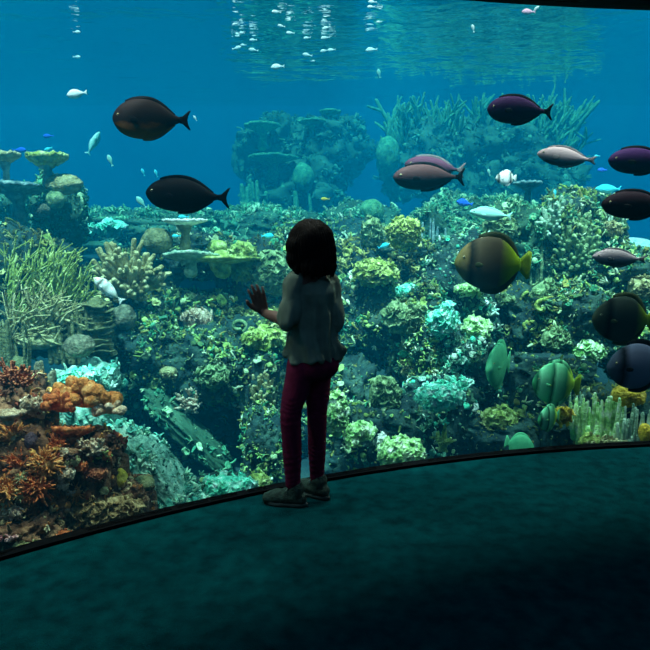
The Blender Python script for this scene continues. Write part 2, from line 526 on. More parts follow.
# left
R(60, 215, 5.4, 21, 36, 'far', 'upright rock column topped with small dome corals at left', 1.5)
R(34, 292, 4.5, 44, 58, 'olive', 'rock mound behind the grassy branching coral at left', 1.1)
R(130, 288, 5.1, 46, 32, 'olive', 'dark rock under the bushy tan finger coral', 0.9)
R(198, 256, 5.4, 38, 22, 'green', 'rock ledge below the white flat table coral', 1.3)
R(200, 318, 5.0, 34, 28, 'green', 'rock outcrop with a pale whitish patch left of the girl\'s hand', 1.5)
R(92, 334, 4.4, 24, 40, 'olive', 'squat column of stacked plates left of the dark blue gully', 1.0)
R(146, 348, 4.6, 34, 36, 'green', 'encrusted rock wall left of centre above the teal leaning slope', 1.5)
R(205, 368, 4.6, 40, 40, 'green', 'jutting overgrown rock above the dark blue cave', 1.6)
R(172, 415, 4.4, 13, 34, 'far', 'bare pale rock ramp leaning into the dark cave', 0.5, tilt=0.75, rough=0.2)
R(262, 380, 4.7, 22, 58, 'green', 'rock column just left of the girl\'s legs', 1.6)
R(258, 280, 5.3, 36, 40, 'green', 'mottled rock face behind the girl\'s raised hand', 1.6)
R(262, 332, 4.9, 40, 22, 'olive', 'rock shelf below the girl\'s raised forearm', 1.4)
# centre and right
R(382, 262, 5.2, 50, 24, 'olive', 'reef shoulder carrying the yellow-green cabbage corals', 1.1)
R(366, 318, 4.9, 40, 44, 'green', 'rock face at the girl\'s right elbow', 1.4)
R(418, 338, 4.7, 28, 58, 'green', 'tall rock column midway between the girl and the batfish', 1.5)
R(352, 398, 4.5, 26, 40, 'green', 'low rock beside the girl\'s right knee', 2.4)
R(385, 425, 4.25, 40, 28, 'green', 'rock at the glass foot under the bright cabbage coral', 0.9)
R(442, 398, 4.4, 34, 26, 'mint', 'ledge crusted with brilliant turquoise growth', 1.8)
R(452, 300, 5.2, 40, 62, 'mint', 'rock face behind and below the big brown batfish', 1.4)
R(440, 245, 5.8, 32, 30, 'far', 'pale upright rocks left of the big brown batfish', 1.6)
R(462, 362, 4.6, 30, 30, 'mint', 'sparkling crusted rock left of the slim green fish', 1.8)
R(520, 250, 5.6, 46, 40, 'far', 'rock bank above the batfish tail', 1.6)
R(572, 252, 5.5, 38, 56, 'green', 'tall spired reef block under the pale grey fish', 1.5)
R(528, 318, 5.1, 36, 34, 'olive', 'dark rock hollow holding the curled yellow corals', 0.8)
R(572, 322, 4.9, 40, 34, 'green', 'rock left of the dark green batfish at right', 1.5)
R(622, 285, 5.2, 40, 36, 'green', 'rock slope under the pale mauve fish at right', 1.3)
R(545, 376, 4.6, 42, 22, 'green', 'encrusted rock above the striped green batfish', 1.6)
R(500, 432, 4.3, 40, 18, 'olive', 'low rubble rock at the glass foot right of centre', 1.4)
R(492, 395, 5.0, 42, 34, 'green', 'shaded rock recess below the slim green fish', 0.25)
R(566, 428, 4.2, 30, 22, 'olive', 'rock under the little striped fish near the glass', 1.2)
R(622, 420, 4.1, 44, 34, 'olive', 'rock bearing the pale upright pipe corals at lower right', 1.0)
R(640, 350, 4.9, 34, 34, 'green', 'rock behind the two dark batfish at the right edge', 1.2)
# blue cave bottom
R(220, 440, 5.6, 60, 60, 'green', 'smooth dark blue rock deep inside the cave', 0.15, rough=0.2)
R(125, 430, 5.0, 40, 60, 'green', 'dark rock behind the orange near reef', 0.5)
R(226, 488, 3.75, 36, 12, 'mint', 'small rock by the sill left of the girl\'s shoes', 1.8)
R(350, 470, 4.4, 36, 24, 'green', 'smooth dim boulder right of the girl\'s ankles', 0.1, rough=0.15)
R(475, 455, 4.6, 60, 22, 'green', 'dim rock floor between the cabbage coral and green fish', 0.6)
R(262, 440, 4.3, 20, 34, 'green', 'lower rock column reaching down left of the girl\'s shoes', 1.4)
R(140, 400, 4.9, 22, 34, 'green', 'shadowed rock at the left rim of the dark cave', 1.0)
R(190, 470, 4.9, 50, 22, 'green', 'dim rubble on the floor of the dark cave', 0.4, rough=0.4)
R(305, 400, 5.2, 26, 70, 'green', 'rock seen between the girl\'s legs', 1.2)
# near reef at lower left, against the glass
R(88, 402, 3.75, 36, 36, 'teal', 'turquoise rock above the orange lobed coral', 1.6)
R(150, 470, 3.45, 22, 56, 'teal', 'turquoise rock slope beside the orange near reef', 3.0, tilt=0.62, rough=0.2)
R(18, 415, 3.2, 34, 40, 'brown', 'dark rock below the red-brown bush coral at left edge', 0.9)
R(80, 462, 3.08, 42, 36, 'brown', 'brown rock covered in orange and cream growth', 1.7)
R(25, 478, 2.95, 44, 44, 'brown', 'near rock thick with small orange corals at lower left', 1.7)
R(112, 500, 3.15, 38, 30, 'tan', 'tan rock under the flat netted coral by the glass', 1.2)
R(30, 535, 2.78, 38, 26, 'tan', 'dark low rock in the bottom left corner behind the sill', 1.3)
R(90, 532, 2.95, 30, 18, 'tan', 'small dark stone at the sill below the netted coral', 1.0)
# hazy far formations in open water
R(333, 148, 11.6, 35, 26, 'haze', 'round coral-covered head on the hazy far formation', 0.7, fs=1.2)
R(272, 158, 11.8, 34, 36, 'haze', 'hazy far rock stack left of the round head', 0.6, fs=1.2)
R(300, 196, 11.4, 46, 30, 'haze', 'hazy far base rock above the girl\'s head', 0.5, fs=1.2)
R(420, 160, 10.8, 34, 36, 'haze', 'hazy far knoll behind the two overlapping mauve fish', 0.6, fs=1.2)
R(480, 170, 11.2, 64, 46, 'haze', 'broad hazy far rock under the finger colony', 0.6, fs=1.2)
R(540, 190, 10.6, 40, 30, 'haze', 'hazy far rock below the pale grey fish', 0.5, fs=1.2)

# rocks carrying the reef on beyond the picture
R(-60, 300, 4.6, 60, 60, 'olive', 'reef rock mostly beyond the left edge of the picture, behind the grassy coral', 1.0)
R(-50, 440, 3.1, 50, 60, 'brown', 'near brown rock mostly beyond the left edge of the picture', 1.3)
R(-170, 330, 4.4, 70, 80, 'green', 'reef wall far beyond the left edge of the picture', 1.0)
R(-60, 215, 6.2, 60, 30, 'far', 'low far reef beyond the left edge of the picture', 1.0)
R(720, 330, 5.0, 60, 90, 'green', 'reef wall beyond the right edge of the picture', 1.0)
R(720, 420, 4.3, 50, 34, 'olive', 'low reef rock beyond the right edge of the picture', 1.0)
allV = np.concatenate(reefV + [bedV]); nb = sum(len(v) for v in reefV)
allT = np.concatenate(reefT + [bedT + nb])
BVH = BVHTree.FromPolygons([Vector(v) for v in allV], allT.tolist())
def hit(px, py):
    d = ray(px, py).normalized()
    loc, nrm, idx, dist = BVH.ray_cast(Vector((0, 0, CH)), d)
    if loc is None: 
        return P(px, py, 6.0), Vector((0, -1, 0))
    if nrm.dot(d) > 0: nrm = -nrm
    return loc, nrm
def pxm(loc):
    """metres per photograph pixel at a place"""
    return (loc - Vector((0, 0, CH))).dot(Vector((0, C_, -S_))) / F
# ------------------------------------------------------------------ corals, each a thing of its own
def cmat(name, cols, **kw):
    d = dict(scale=22, rough=0.8, bump=0.7, bscale=70)
    d.update(kw)
    return mat(name, cols, **d)
M_yg = cmat('yellow_green_coral', [(0.14, 0.20, 0.04), (0.40, 0.48, 0.10), (0.78, 0.82, 0.36)])
M_pale = cmat('pale_green_coral', [(0.16, 0.40, 0.12), (0.52, 0.80, 0.30), (1.0, 1.0, 0.85)])
M_turq = cmat('turquoise_coral', [(0.06, 0.50, 0.34), (0.25, 0.90, 0.66), (0.9, 1.0, 0.92)])
M_green = cmat('moss_green_coral', [(0.06, 0.12, 0.05), (0.20, 0.30, 0.12), (0.45, 0.55, 0.28)])
M_tan = cmat('tan_coral', [(0.20, 0.17, 0.06), (0.42, 0.36, 0.16), (0.72, 0.62, 0.34)])
M_olive = cmat('olive_coral', [(0.07, 0.08, 0.03), (0.17, 0.17, 0.07), (0.32, 0.30, 0.15)])
M_orange = cmat('orange_coral', [(0.30, 0.08, 0.02), (0.75, 0.25, 0.06), (1.0, 0.50, 0.20)], scale=30)
M_deep = cmat('deep_orange_coral', [(0.22, 0.03, 0.01), (0.60, 0.12, 0.03), (0.95, 0.30, 0.10)], scale=30)
M_red = cmat('red_brown_coral', [(0.10, 0.02, 0.012), (0.30, 0.07, 0.03), (0.55, 0.18, 0.08)], scale=40)
M_gold = cmat('golden_coral', [(0.35, 0.20, 0.01), (0.75, 0.45, 0.03), (0.95, 0.65, 0.12)])
M_cream = cmat('cream_coral', [(0.30, 0.18, 0.10), (0.62, 0.42, 0.28), (0.95, 0.72, 0.52)], scale=35)
M_white = cmat('white_coral', [(0.6, 0.62, 0.55), (0.9, 0.92, 0.82), (1, 1, 0.95)])
M_grey = cmat('grey_coral', [(0.06, 0.06, 0.04), (0.14, 0.14, 0.09), (0.26, 0.25, 0.16)], scale=40)
M_net = cmat('netted_coral', [(0.04, 0.02, 0.008), (0.26, 0.15, 0.06), (0.50, 0.33, 0.16)], kind='voronoi', scale=45)
M_purple = cmat('purple_sponge', [(0.03, 0.015, 0.02), (0.08, 0.04, 0.06), (0.14, 0.08, 0.11)])
M_pinkc = cmat('pink_coral', [(0.35, 0.08, 0.08), (0.7, 0.25, 0.25), (0.9, 0.5, 0.45)])
M_blueg = cmat('blue_grey_coral', [(0.10, 0.18, 0.20), (0.22, 0.34, 0.34), (0.50, 0.60, 0.55)])
M_spire = cmat('spire_coral', [(0.16, 0.30, 0.20), (0.38, 0.52, 0.36), (0.70, 0.80, 0.60)])
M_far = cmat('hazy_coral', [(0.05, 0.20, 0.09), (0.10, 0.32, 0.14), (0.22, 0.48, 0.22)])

def finish(o, label, cat, group=None):
    return tag(o, label, cat, group)

def seat(px, py, Y=None):
    if Y is None:
        return hit(px, py)
    return P(px, py, Y), Vector((0, -0.6, 0.8))

def cabbage(px, py, wpx, hpx, m, label, n=34, Y=None, seed=0, name='cabbage_coral', group=None, push=0.35, up=0.25):
    """cushion of ruffled leaves facing outwards"""
    loc, nrm = seat(px, py, Y); s = pxm(loc); a, b = wpx * s, hpx * s
    r = random.Random(seed * 77 + int(px)); mb = MB(); n = int(n * 1.8)
    V, f = ico(3); V = V * (1 + .2 * np.array([noise.noise(Vector(v) * 2 + Vector((seed, 0, 0))) for v in V]))[:, None]
    mb.add(V * np.array([a * .86, (a + b) * .36, b * .82]), [f])
    for i in range(n):
        th = r.uniform(0, 6.28); rr = math.sqrt(r.random())
        x, z = rr * math.cos(th), rr * math.sin(th)
        yv = -math.sqrt(max(0, 1 - rr * rr))
        if r.random() < 0.25: yv = -yv
        d = np.array([x / a * .1 + x, yv, z + up]); d /= np.linalg.norm(d)
        V, f = leaf(r.randint(0, 999), 3, 11, cup=r.uniform(.25, .7), wav=r.uniform(.1, .35), th=0.10)
        M = rot_to(d + np.array([r.uniform(-.5, .5), r.uniform(-.4, .4), r.uniform(-.3, .6)]), r.uniform(0, 6.28))
        sz = (a + b) * 0.5 * r.uniform(.20, .36) * (34 / n) ** .3
        mb.add((V * sz) @ M.T + np.array([x * a * .85, yv * (a + b) * .36, z * b * .85]), f)
    o = mb.build(name, m, None, loc - nrm * min(a, b) * (0.5 - push))
    return finish(o, label, 'coral', group)

def finger(px, py, wpx, hpx, m, label, n=40, Y=None, seed=0, name='finger_coral', thick=0.075, fork=True, spread=1.0, group=None, up=0.5, seg=7, sink=0.3, tips=1.0, base=True):
    """bush of forking fingers growing from one foot"""
    loc, nrm = seat(px, py, Y); s = pxm(loc); a, b = wpx * s, hpx * s
    r = random.Random(seed * 31 + int(px) + 1000); mb = MB()
    foot = np.array([0, (a + b) * .15, -b * .55])
    if base:
        V, f = ico(2); mb.add(V * np.array([a * .5, (a + b) * .25, b * .35]) + foot, [f])
    R0 = (a + b) * thick
    for i in range(n):
        th = r.uniform(0, 6.28); rr = math.sqrt(r.random())
        x = rr * math.cos(th) * spread; z = rr * math.sin(th); y = -math.sqrt(max(0, 1 - rr * rr)) * r.choice([1, 1, 1, -1]) * .7
        tip = np.array([x * a, y * (a + b) * .4, max(-b * .9, z * b)])
        st = foot + np.array([x * a * .3, 0, 0])
        mid = st + (tip - st) * .55 + np.array([0, 0, -b * .12 * up]) + np.array([r.uniform(-1, 1) for _ in range(3)]) * R0
        rad = R0 * r.uniform(.75, 1.2)
        V, f = tube([st, mid, tip], [rad, rad * .95, rad * .75 * tips], seg); mb.add(V, f)
        if fork:
            for k in range(r.randint(1, 2)):
                dv = np.array([r.uniform(-1, 1), r.uniform(-1, .4), r.uniform(-.3, 1)]) * R0 * 3.4
                V, f = tube([mid, mid + (tip - mid) * .4 + dv * .5, mid + (tip - mid) * .6 + dv], [rad * .8, rad * .75, rad * .6 * tips], seg); mb.add(V, f)
    o = mb.build(name, m, None, loc - nrm * 0.0 + Vector((0, b * sink, 0)))
    return finish(o, label, 'coral', group)

def dome(px, py, wpx, hpx, m, label, Y=None, seed=0, name='brain_coral', rg=0.05, fr=9.0, low=0.12, group=None, cat='coral', pushy=0.3):
    loc, nrm = seat(px, py, Y); s = pxm(loc); a, b = wpx * s, hpx * s
    V, f = ico(5); W = np.empty_like(V)
    for i in range(len(V)):
        v = Vector(V[i]); o_ = Vector((seed * 2.3, 0, px))
        k = 1 + low * noise.noise(v * 1.6 + o_) + rg * (0.5 - abs(noise.noise(v * fr + o_)) * 2)
        W[i] = V[i] * k
    W *= np.array([a, (a + b) * .5, b])
    o = link(name, mesh_from(name, W, [f]), m, None, loc + Vector((0, (a + b) * .5 * pushy, 0)))
    return finish(o, label, cat, group)

def table(px, py, wpx, hpx, m, label, Y, stem=None, seed=0, tilt=0.10, name='table_coral', mstem=None, group=None):
    """flat plate on a stalk, knobbly top, ragged rim"""
    c = P(px, py, Y); s = pxm(c); a = wpx * s; th = max(hpx * s, .012)
    r = random.Random(seed + int(px)); t = bpy.data.objects.new(name, None); col.objects.link(t)
    st = (stem or hpx * 3) * s
    t.location = c - Vector((0, 0, st)); finish(t, label, 'coral', group)
    rings, seg = 9, 40; top = [(0, 0, 0)]
    for i in range(1, rings + 1):
        q = i / rings
        for j in range(seg):
            an = j * 2 * math.pi / seg
            rr = a * q * (1 + (.10 * math.sin(3 * an + seed) + .06 * math.sin(8 * an) + .05 * r.uniform(-1, 1)) * q)
            z = th * .5 * q * q + r.uniform(-.12, .12) * th + tilt * -rr * math.sin(an) * 1.0
            top.append((rr * math.cos(an), rr * math.sin(an) * .8, z))
    top = np.array(top); n = len(top); bot = top.copy()
    rad = np.linalg.norm(top[:, :2], axis=1) / a
    bot[:, 2] -= th * (1.5 - 1.0 * np.clip(rad, 0, 1))
    V = np.concatenate([top, bot]); T = []; Q = []
    for j in range(seg):
        k = (j + 1) % seg
        T += [(0, 1 + j, 1 + k), (n, n + 1 + k, n + 1 + j)]
        for i in range(rings - 1):
            p = 1 + i * seg
            Q += [(p + j, p + seg + j, p + seg + k, p + k), (n + p + j, n + p + k, n + p + seg + k, n + p + seg + j)]
        p = 1 + (rings - 1) * seg; Q.append((p + j, n + p + j, n + p + k, p + k))
    mb = MB(); mb.add(V, [np.array(T), np.array(Q)])
    for i in range(70):
        an = r.uniform(0, 6.28); q = math.sqrt(r.random()) * .95
        x, y = a * q * math.cos(an), a * q * math.sin(an) * .8
        Vk, fk = ico(1); mb.add(Vk * th * r.uniform(.25, .5) + np.array([x, y, th * .4 * q * q + tilt * -y * 1.2]), [fk])
    mb.build('plate', m, t, (0, 0, st))
    V, f = tube([(0, 0, -st * .1), (a * .05, 0, st * .5), (0, 0, st - th)], [a * .28, a * .2, a * .4], 12)
    mb = MB(); mb.add(V, f); mb.build('stalk', mstem or m, t)
    return t

def lobed(px, py, wpx, hpx, m, label, n=22, Y=None, seed=0, name='lobed_coral', R=(.2, .34), group=None):
    loc, nrm = seat(px, py, Y); s = pxm(loc); a, b = wpx * s, hpx * s
    r = random.Random(seed + int(px)); mb = MB()
    V, f = ico(3); mb.add(V * np.array([a * .7, (a + b) * .3, b * .6]) + np.array([0, .02, -b * .1]), [f])
    for i in range(n):
        th = r.uniform(-.4, 3.6); rr = math.sqrt(r.uniform(.05, 1))
        x, z = rr * math.cos(th), rr * math.sin(th)
        y = -math.sqrt(max(0, 1 - rr * rr)) * .8
        st = np.array([x * a * .3, 0, z * b * .2 - b * .2]); tip = np.array([x * a, y * (a + b) * .42, z * b])
        R0 = (a + b) * .5 * r.uniform(*R)
        V, f = tube([st, (st + tip) / 2, tip], [R0 * .6, R0 * .75, R0], 12)
        V = V * (1 + .05 * np.sin(V * 90)); mb.add(V, f)
    o = mb.build(name, m, None, loc + Vector((0, b * .3, 0)))
    return finish(o, label, 'coral', group)

def spiny(px, py, wpx, m, label, n=70, Y=None, seed=0, name='spiky_coral', th=.05, group=None):
    loc, nrm = seat(px, py, Y); s = pxm(loc); a = wpx * s
    r = random.Random(seed + int(px)); mb = MB()
    V, f = ico(2); mb.add(V * a * .55, [f])
    for i in range(n):
        d = np.array([r.gauss(0, 1), r.gauss(-.5, 1), r.gauss(.4, 1)]); d /= np.linalg.norm(d)
        L = a * r.uniform(.75, 1.1); k = np.array([r.uniform(-.15, .15) for _ in range(3)]) * a
        V, f = tube([d * a * .3, d * L * .7 + k, d * L + k * .6], [a * th * 1.3, a * th, a * th * .7], 6); mb.add(V, f)
    o = mb.build(name, m, None, loc + Vector((0, a * .25, 0)))
    return finish(o, label, 'coral', group)

def pipes(px, py, wpx, hpx, m, label, n=22, Y=None, seed=0, name='pipe_coral', th=.09, lean=.12, group=None):
    """upright blunt pipes standing side by side"""
    loc, nrm = seat(px, py, Y); s = pxm(loc); a, b = wpx * s, hpx * s
    r = random.Random(seed + int(px)); mb = MB()
    V, f = ico(2); mb.add(V * np.array([a * .9, a * .45, b * .35]) + np.array([0, 0, -b * .75]), [f])
    for i in range(n):
        x = r.uniform(-1, 1); y = r.uniform(-.6, .5)
        h = b * (r.uniform(.1, 1) * (1 - .35 * x * x))
        R0 = (a + b) * .5 * th * r.uniform(.7, 1.3); lx = r.uniform(-lean, lean) * b
        V, f = tube([(x * a * .9, y * a, -b), (x * a + lx * .4, y * a - .2 * R0, (h - b) / 2), (x * a + lx, y * a, h)], [R0 * 1.1, R0, R0 * .7], 8)
        mb.add(V, f)
    o = mb.build(name, m, None, loc + Vector((0, a * .3, 0)))
    return finish(o, label, 'coral', group)

def thicket(px, py, wpx, hpx, m, label, n=60, Y=None, seed=0, name='branching_coral', dirn=(0.3, 1), th=.012, group=None, wild=.35):
    """long thin twigs"""
    loc, nrm = seat(px, py, Y); s = pxm(loc); a, b = wpx * s, hpx * s
    r = random.Random(seed + int(px)); mb = MB()
    for i in range(n):
        x = r.uniform(-.9, .9) * a; z = r.uniform(-1, .3) * b; y = r.uniform(-.3, .5) * a
        L = b * r.uniform(.5, 1.0)
        d = np.array([dirn[0] + r.gauss(0, wild), r.gauss(-.1, .25), dirn[1] + r.gauss(0, wild * .6)]); d /= np.linalg.norm(d)
        p0 = np.array([x, y, z]); p1 = p0 + d * L * .5 + np.array([r.gauss(0, .08), 0, r.gauss(0, .06)]) * L; p2 = p0 + d * L
        R0 = (a + b) * th * r.uniform(.8, 1.4)
        V, f = tube([p0, p1, p2], [R0 * 1.3, R0, R0 * .6], 6); mb.add(V, f)
        for k in range(r.randint(0, 2)):
            e = d + np.array([r.gauss(0, .5), r.gauss(0, .3), r.gauss(0, .3)])
            V, f = tube([p1, p1 + e * L * .16, p1 + e * L * .34], [R0, R0 * .8, R0 * .5], 5); mb.add(V, f)
    V, f = ico(2); mb.add(V * np.array([a * .8, a * .4, b * .3]) + np.array([0, .1 * a, -b * .85]), [f])
    o = mb.build(name, m, None, loc + Vector((0, a * .3, 0)))
    return finish(o, label, 'coral', group)

def shelves(px, py, wpx, hpx, m, label, n=9, Y=None, seed=0, name='shelf_coral'):
    loc, nrm = seat(px, py, Y); s = pxm(loc); a, b = wpx * s, hpx * s
    r = random.Random(seed); mb = MB()
    V, f = tube([(0, 0, -b), (0, 0, 0), (0, 0, b * .9)], [a * .6, a * .65, a * .5], 12); mb.add(V, f)
    for i in range(n):
        V, f = leaf(r.randint(0, 99), 3, 18, cup=.12, wav=.07, th=.10)
        sc_ = a * r.uniform(.8, 1.05)
        mb.add(V * np.array([sc_, sc_ * .9, sc_]) + np.array([r.uniform(-.1, .1) * a, 0, -b + 2 * b * (i + .5) / n]), f)
    return finish(mb.build(name, m, None, loc + Vector((0, a * .5, 0))), label, 'coral')

def curl(px, py, wpx, m, label, seed=0, turn=5.0, group=None, name='curled_coral'):
    loc, nrm = seat(px, py); s = pxm(loc); a = wpx * s; r = random.Random(seed)
    pts = []; st = r.uniform(0, 6.28)
    for i in range(18):
        t = i / 17 * turn; rr = a * (1 - .08 * t)
        pts.append((rr * math.cos(t + st), -.1 * a * i / 17, rr * .8 * math.sin(t + st)))
    V, f = tube(pts, [a * .24] * 18, 8, flat=1.0); mb = MB(); mb.add(V, f)
    V, f = ico(2); mb.add(V * np.array([a * .9, a * .6, a * .7]) + np.array([0, a * .7, 0]), [f])
    return finish(mb.build(name, m, None, loc + Vector((0, a * .1, 0))), label, 'coral', group)

# ---- left background
table(46, 158, 20, 8, M_yg, 'small yellow-green table coral on a thin stalk above the left column', 5.0, stem=22, mstem=M_blueg)
table(4, 156, 15, 6, M_tan, 'yellowish plate coral cut off by the left edge near the top', 5.0, stem=30, mstem=M_blueg)
table(16, 188, 28, 6, M_blueg, 'wide grey-blue plate coral with pale rim at far left', 5.0, stem=30, tilt=0.15)
dome(62, 184, 19, 10, M_tan, 'small knobbly dome coral capping the left rock column', Y=5.0)
dome(54, 200, 9, 9, M_green, 'round green dome coral on the left rock column', Y=4.9)
dome(40, 210, 10, 8, M_grey, 'grey dome coral low on the left rock column', Y=5.0)
table(184, 221, 21, 4, M_white, 'flat white table coral below the black fish at left', 4.9, stem=26, mstem=M_olive, tilt=.05)
dome(156, 241, 16, 13, M_olive, 'dark olive brain coral with pitted skin left of the white table coral', Y=4.9)
finger(126, 272, 38, 32, M_tan, 'bushy tan finger coral at left above the striped fish', n=62, thick=.05, sink=.1, Y=4.5)
cabbage(112, 226, 18, 9, M_turq, 'flat turquoise leafy coral on the far crest at left', Y=6.2, n=16)
cabbage(85, 230, 12, 10, M_turq, 'small turquoise leafy coral beside the left column', Y=6.0, n=12)
table(190, 256, 26, 5, M_spire, 'pale green plate coral over a dark hollow', 4.8, stem=14, tilt=.2)
dome(217, 247, 10, 7, M_yg, 'rounded yellow-green coral on the ledge left of the mottled rock', Y=5.0)
table(222, 259, 34, 4, M_yg, 'long thin yellow-green plate coral at the hand\'s upper left', 4.9, stem=10, tilt=.1)
thicket(30, 280, 36, 44, M_yg, 'tall grassy yellow-green branching coral at left edge', n=110, Y=4.1, dirn=(.45, 1), th=.011)
thicket(30, 315, 34, 34, M_tan, 'lower tangled tan branching coral at left edge', n=90, Y=3.95, dirn=(.5, .7), th=.014, wild=.7)
thicket(76, 292, 12, 30, M_yg, 'small fan of long green blades beside the finger coral', n=16, Y=4.2, dirn=(.55, 1), th=.02, wild=.12)
pipes(62, 330, 20, 34, M_olive, 'row of thin upright olive pipe corals below the grassy coral', n=18, Y=4.0, th=.07)
pipes(12, 345, 16, 30, M_olive, 'dim upright pipe corals above the red-brown bush coral', n=14, Y=3.9, th=.08)
shelves(95, 332, 17, 29, M_olive, 'squat stack of rounded plate corals left of centre', Y=4.1, n=10)
dome(78, 347, 15, 12, M_grey, 'smooth grey dome coral above the turquoise rock', Y=3.75, rg=.02)
dome(123, 318, 12, 13, M_grey, 'round pale olive dome coral below the striped fish', Y=4.4, rg=.02)
cabbage(196, 318, 17, 12, M_cream, 'whitish weathered coral patch left of the raised hand', n=30)
curl(239, 326, 8, M_green, 'pale ring-shaped coral just below the raised hand', turn=5.9)
cabbage(242, 262, 18, 24, M_yg, 'yellow-green ruffled coral at upper left of the raised hand', n=50)
cabbage(276, 272, 22, 26, M_green, 'green speckled coral between the hand and the girl\'s shoulder', n=50)
cabbage(262, 338, 26, 12, M_yg, 'pale yellow leafy shelf coral under the girl\'s forearm', n=36)
cabbage(214, 375, 18, 16, M_green, 'leafy olive coral hanging over the dark cave', n=36)
cabbage(168, 372, 10, 7, M_tan, 'small pale leafy coral on the rock left of the cave', n=16)
finger(190, 402, 14, 14, M_cream, 'small cream finger coral low on the rock above the cave', n=24)
finger(262, 400, 13, 42, M_tan, 'ragged tan coral running down the column beside the girl\'s legs', n=60, thick=.04)
cabbage(228, 488, 30, 13, M_turq, 'turquoise leafy coral at the sill left of the girl\'s shoes', n=46)
cabbage(258, 482, 16, 11, M_yg, 'yellow-green leafy coral just left of the girl\'s shoe', n=26)
# ---- centre
cabbage(404, 231, 20, 18, M_yg, 'rounded bright yellow-green leafy coral up on the reef shoulder', n=80, Y=4.7)
cabbage(376, 271, 26, 14, M_yg, 'wide yellow-green leafy coral shelf right of the girl\'s neck', n=80, Y=4.6)
cabbage(372, 232, 12, 20, M_green, 'dark green leafy coral left of the round yellow-green one', n=34, Y=5.0)
cabbage(404, 318, 26, 20, M_green, 'mossy ruffled coral right of the girl\'s right elbow', n=50)
cabbage(407, 290, 14, 8, M_turq, 'little green plate coral under the wide leafy shelf', n=18)
pipes(430, 240, 22, 24, M_blueg, 'cluster of thin blue-grey upright coral fingers near the blue fish', n=26, th=.06)
cabbage(337, 412, 12, 26, M_pale, 'bright pale green coral right beside the girl\'s right knee', n=40, Y=3.85)
cabbage(360, 430, 18, 12, M_pale, 'bright pale coral clump between knee coral and cabbage coral', n=36, Y=3.8)
cabbage(352, 441, 8, 7, M_pale, 'small pale green coral tuft at the foot of the bright corals', n=12, Y=3.75)
cabbage(382, 440, 8, 8, M_white, 'small chalk-white coral tuft left of the big cabbage coral', n=12, Y=3.8)
cabbage(401, 452, 27, 19, M_pale, 'big brilliant green and white cabbage coral at the glass', n=110, Y=3.72)
cabbage(440, 394, 27, 15, M_turq, 'brilliant turquoise ruffled coral right of centre', n=70, Y=4.0)
finger(460, 384, 14, 8, M_turq, 'turquoise twiggy coral trailing off the turquoise ledge', n=24, Y=4.05)
cabbage(385, 392, 18, 22, M_green, 'dim green rounded coral above the big cabbage coral', n=30, Y=4.2)
finger(410, 365, 12, 26, M_tan, 'ragged tan coral on the tall centre column', n=40, thick=.04)
finger(444, 440, 8, 16, M_yg, 'thin yellowish coral sprig right of the big cabbage coral', n=16, Y=4.0)
# ---- right
finger(560, 218, 16, 28, M_spire, 'tall pale green coral spires under the pale mauve-grey fish', n=40, thick=.06, up=0)
finger(580, 250, 24, 40, M_green, 'large mass of fused pale green coral spires at right', n=90, thick=.045, up=0)
pipes(540, 268, 20, 32, M_green, 'green upright coral fingers right of the batfish tail', n=34, th=.07)
pipes(600, 220, 12, 18, M_spire, 'short coral spires left of the dark maroon fish', n=16, th=.09)
finger(588, 196, 16, 6, M_yg, 'yellowish flat twig coral on top of the right reef block', n=20)
table(528, 184, 14, 4, M_blueg, 'small dim plate coral beneath the pale mauve-grey fish', 6.4, stem=14)
cabbage(612, 228, 12, 9, M_tan, 'speckled tan coral beside the bright distant sand', n=26)
cabbage(500, 226, 20, 16, M_green, 'green speckled coral above the batfish back', n=40)
cabbage(545, 292, 16, 16, M_green, 'leafy green coral between the two batfish', n=34)
curl(543, 306, 8, M_yg, 'curled yellow coral ring in the dark hollow', seed=4)
curl(531, 325, 7, M_yg, 'small rounded yellow coral curl low in the dark hollow', seed=9)
curl(528, 297, 7, M_yg, 'yellow coral hook just under the batfish tail', seed=2, turn=3.2)
cabbage(502, 300, 12, 7, M_green, 'small branching green coral below the big brown batfish', n=20)
cabbage(470, 288, 18, 7, M_pale, 'pale sparkling coral under the chin of the big brown batfish', n=26)
cabbage(440, 320, 20, 22, M_turq, 'turquoise sparkling coral left of the dark hollow', n=50)
cabbage(475, 330, 16, 18, M_pale, 'pale mint leafy coral above the slim green fish', n=40)
cabbage(585, 352, 22, 16, M_pale, 'pale leafy coral left of the lower dark batfish', n=50)
cabbage(556, 340, 16, 14, M_green, 'green leafy coral above the striped green batfish', n=36)
cabbage(640, 288, 14, 14, M_tan, 'tan knobbly coral at right edge above the dark green batfish', n=34)
cabbage(500, 418, 22, 12, M_yg, 'yellowish leafy coral band beneath the shaded recess', n=40)
pipes(600, 418, 24, 26, M_pale, 'pale upright pipe corals left of the golden coral', n=34, Y=3.75, th=.085)
pipes(636, 426, 16, 24, M_spire, 'pale green upright pipe corals at the lower right edge', n=24, Y=3.7, th=.10)
pipes(580, 412, 12, 20, M_spire, 'slim greenish pipe corals beside the yellow leaf coral', n=16, Y=3.85, th=.10)
dome(630, 397, 16, 11, M_gold, 'golden yellow knobbly coral at lower right', Y=3.8, rg=.14, fr=7)
cabbage(563, 414, 11, 11, M_gold, 'yellow leaf coral right of the little striped fish', n=14, Y=3.75)
finger(606, 441, 24, 5, M_tan, 'long low tan branch coral lying behind the glass at right', n=14, Y=3.65, thick=.07)
dome(646, 434, 6, 10, M_gold, 'yellow coral knob at the lower right corner of the tank', Y=3.65)
cabbage(590, 440, 12, 8, M_yg, 'low yellow-green coral at the foot of the pipe corals', n=18, Y=3.68)
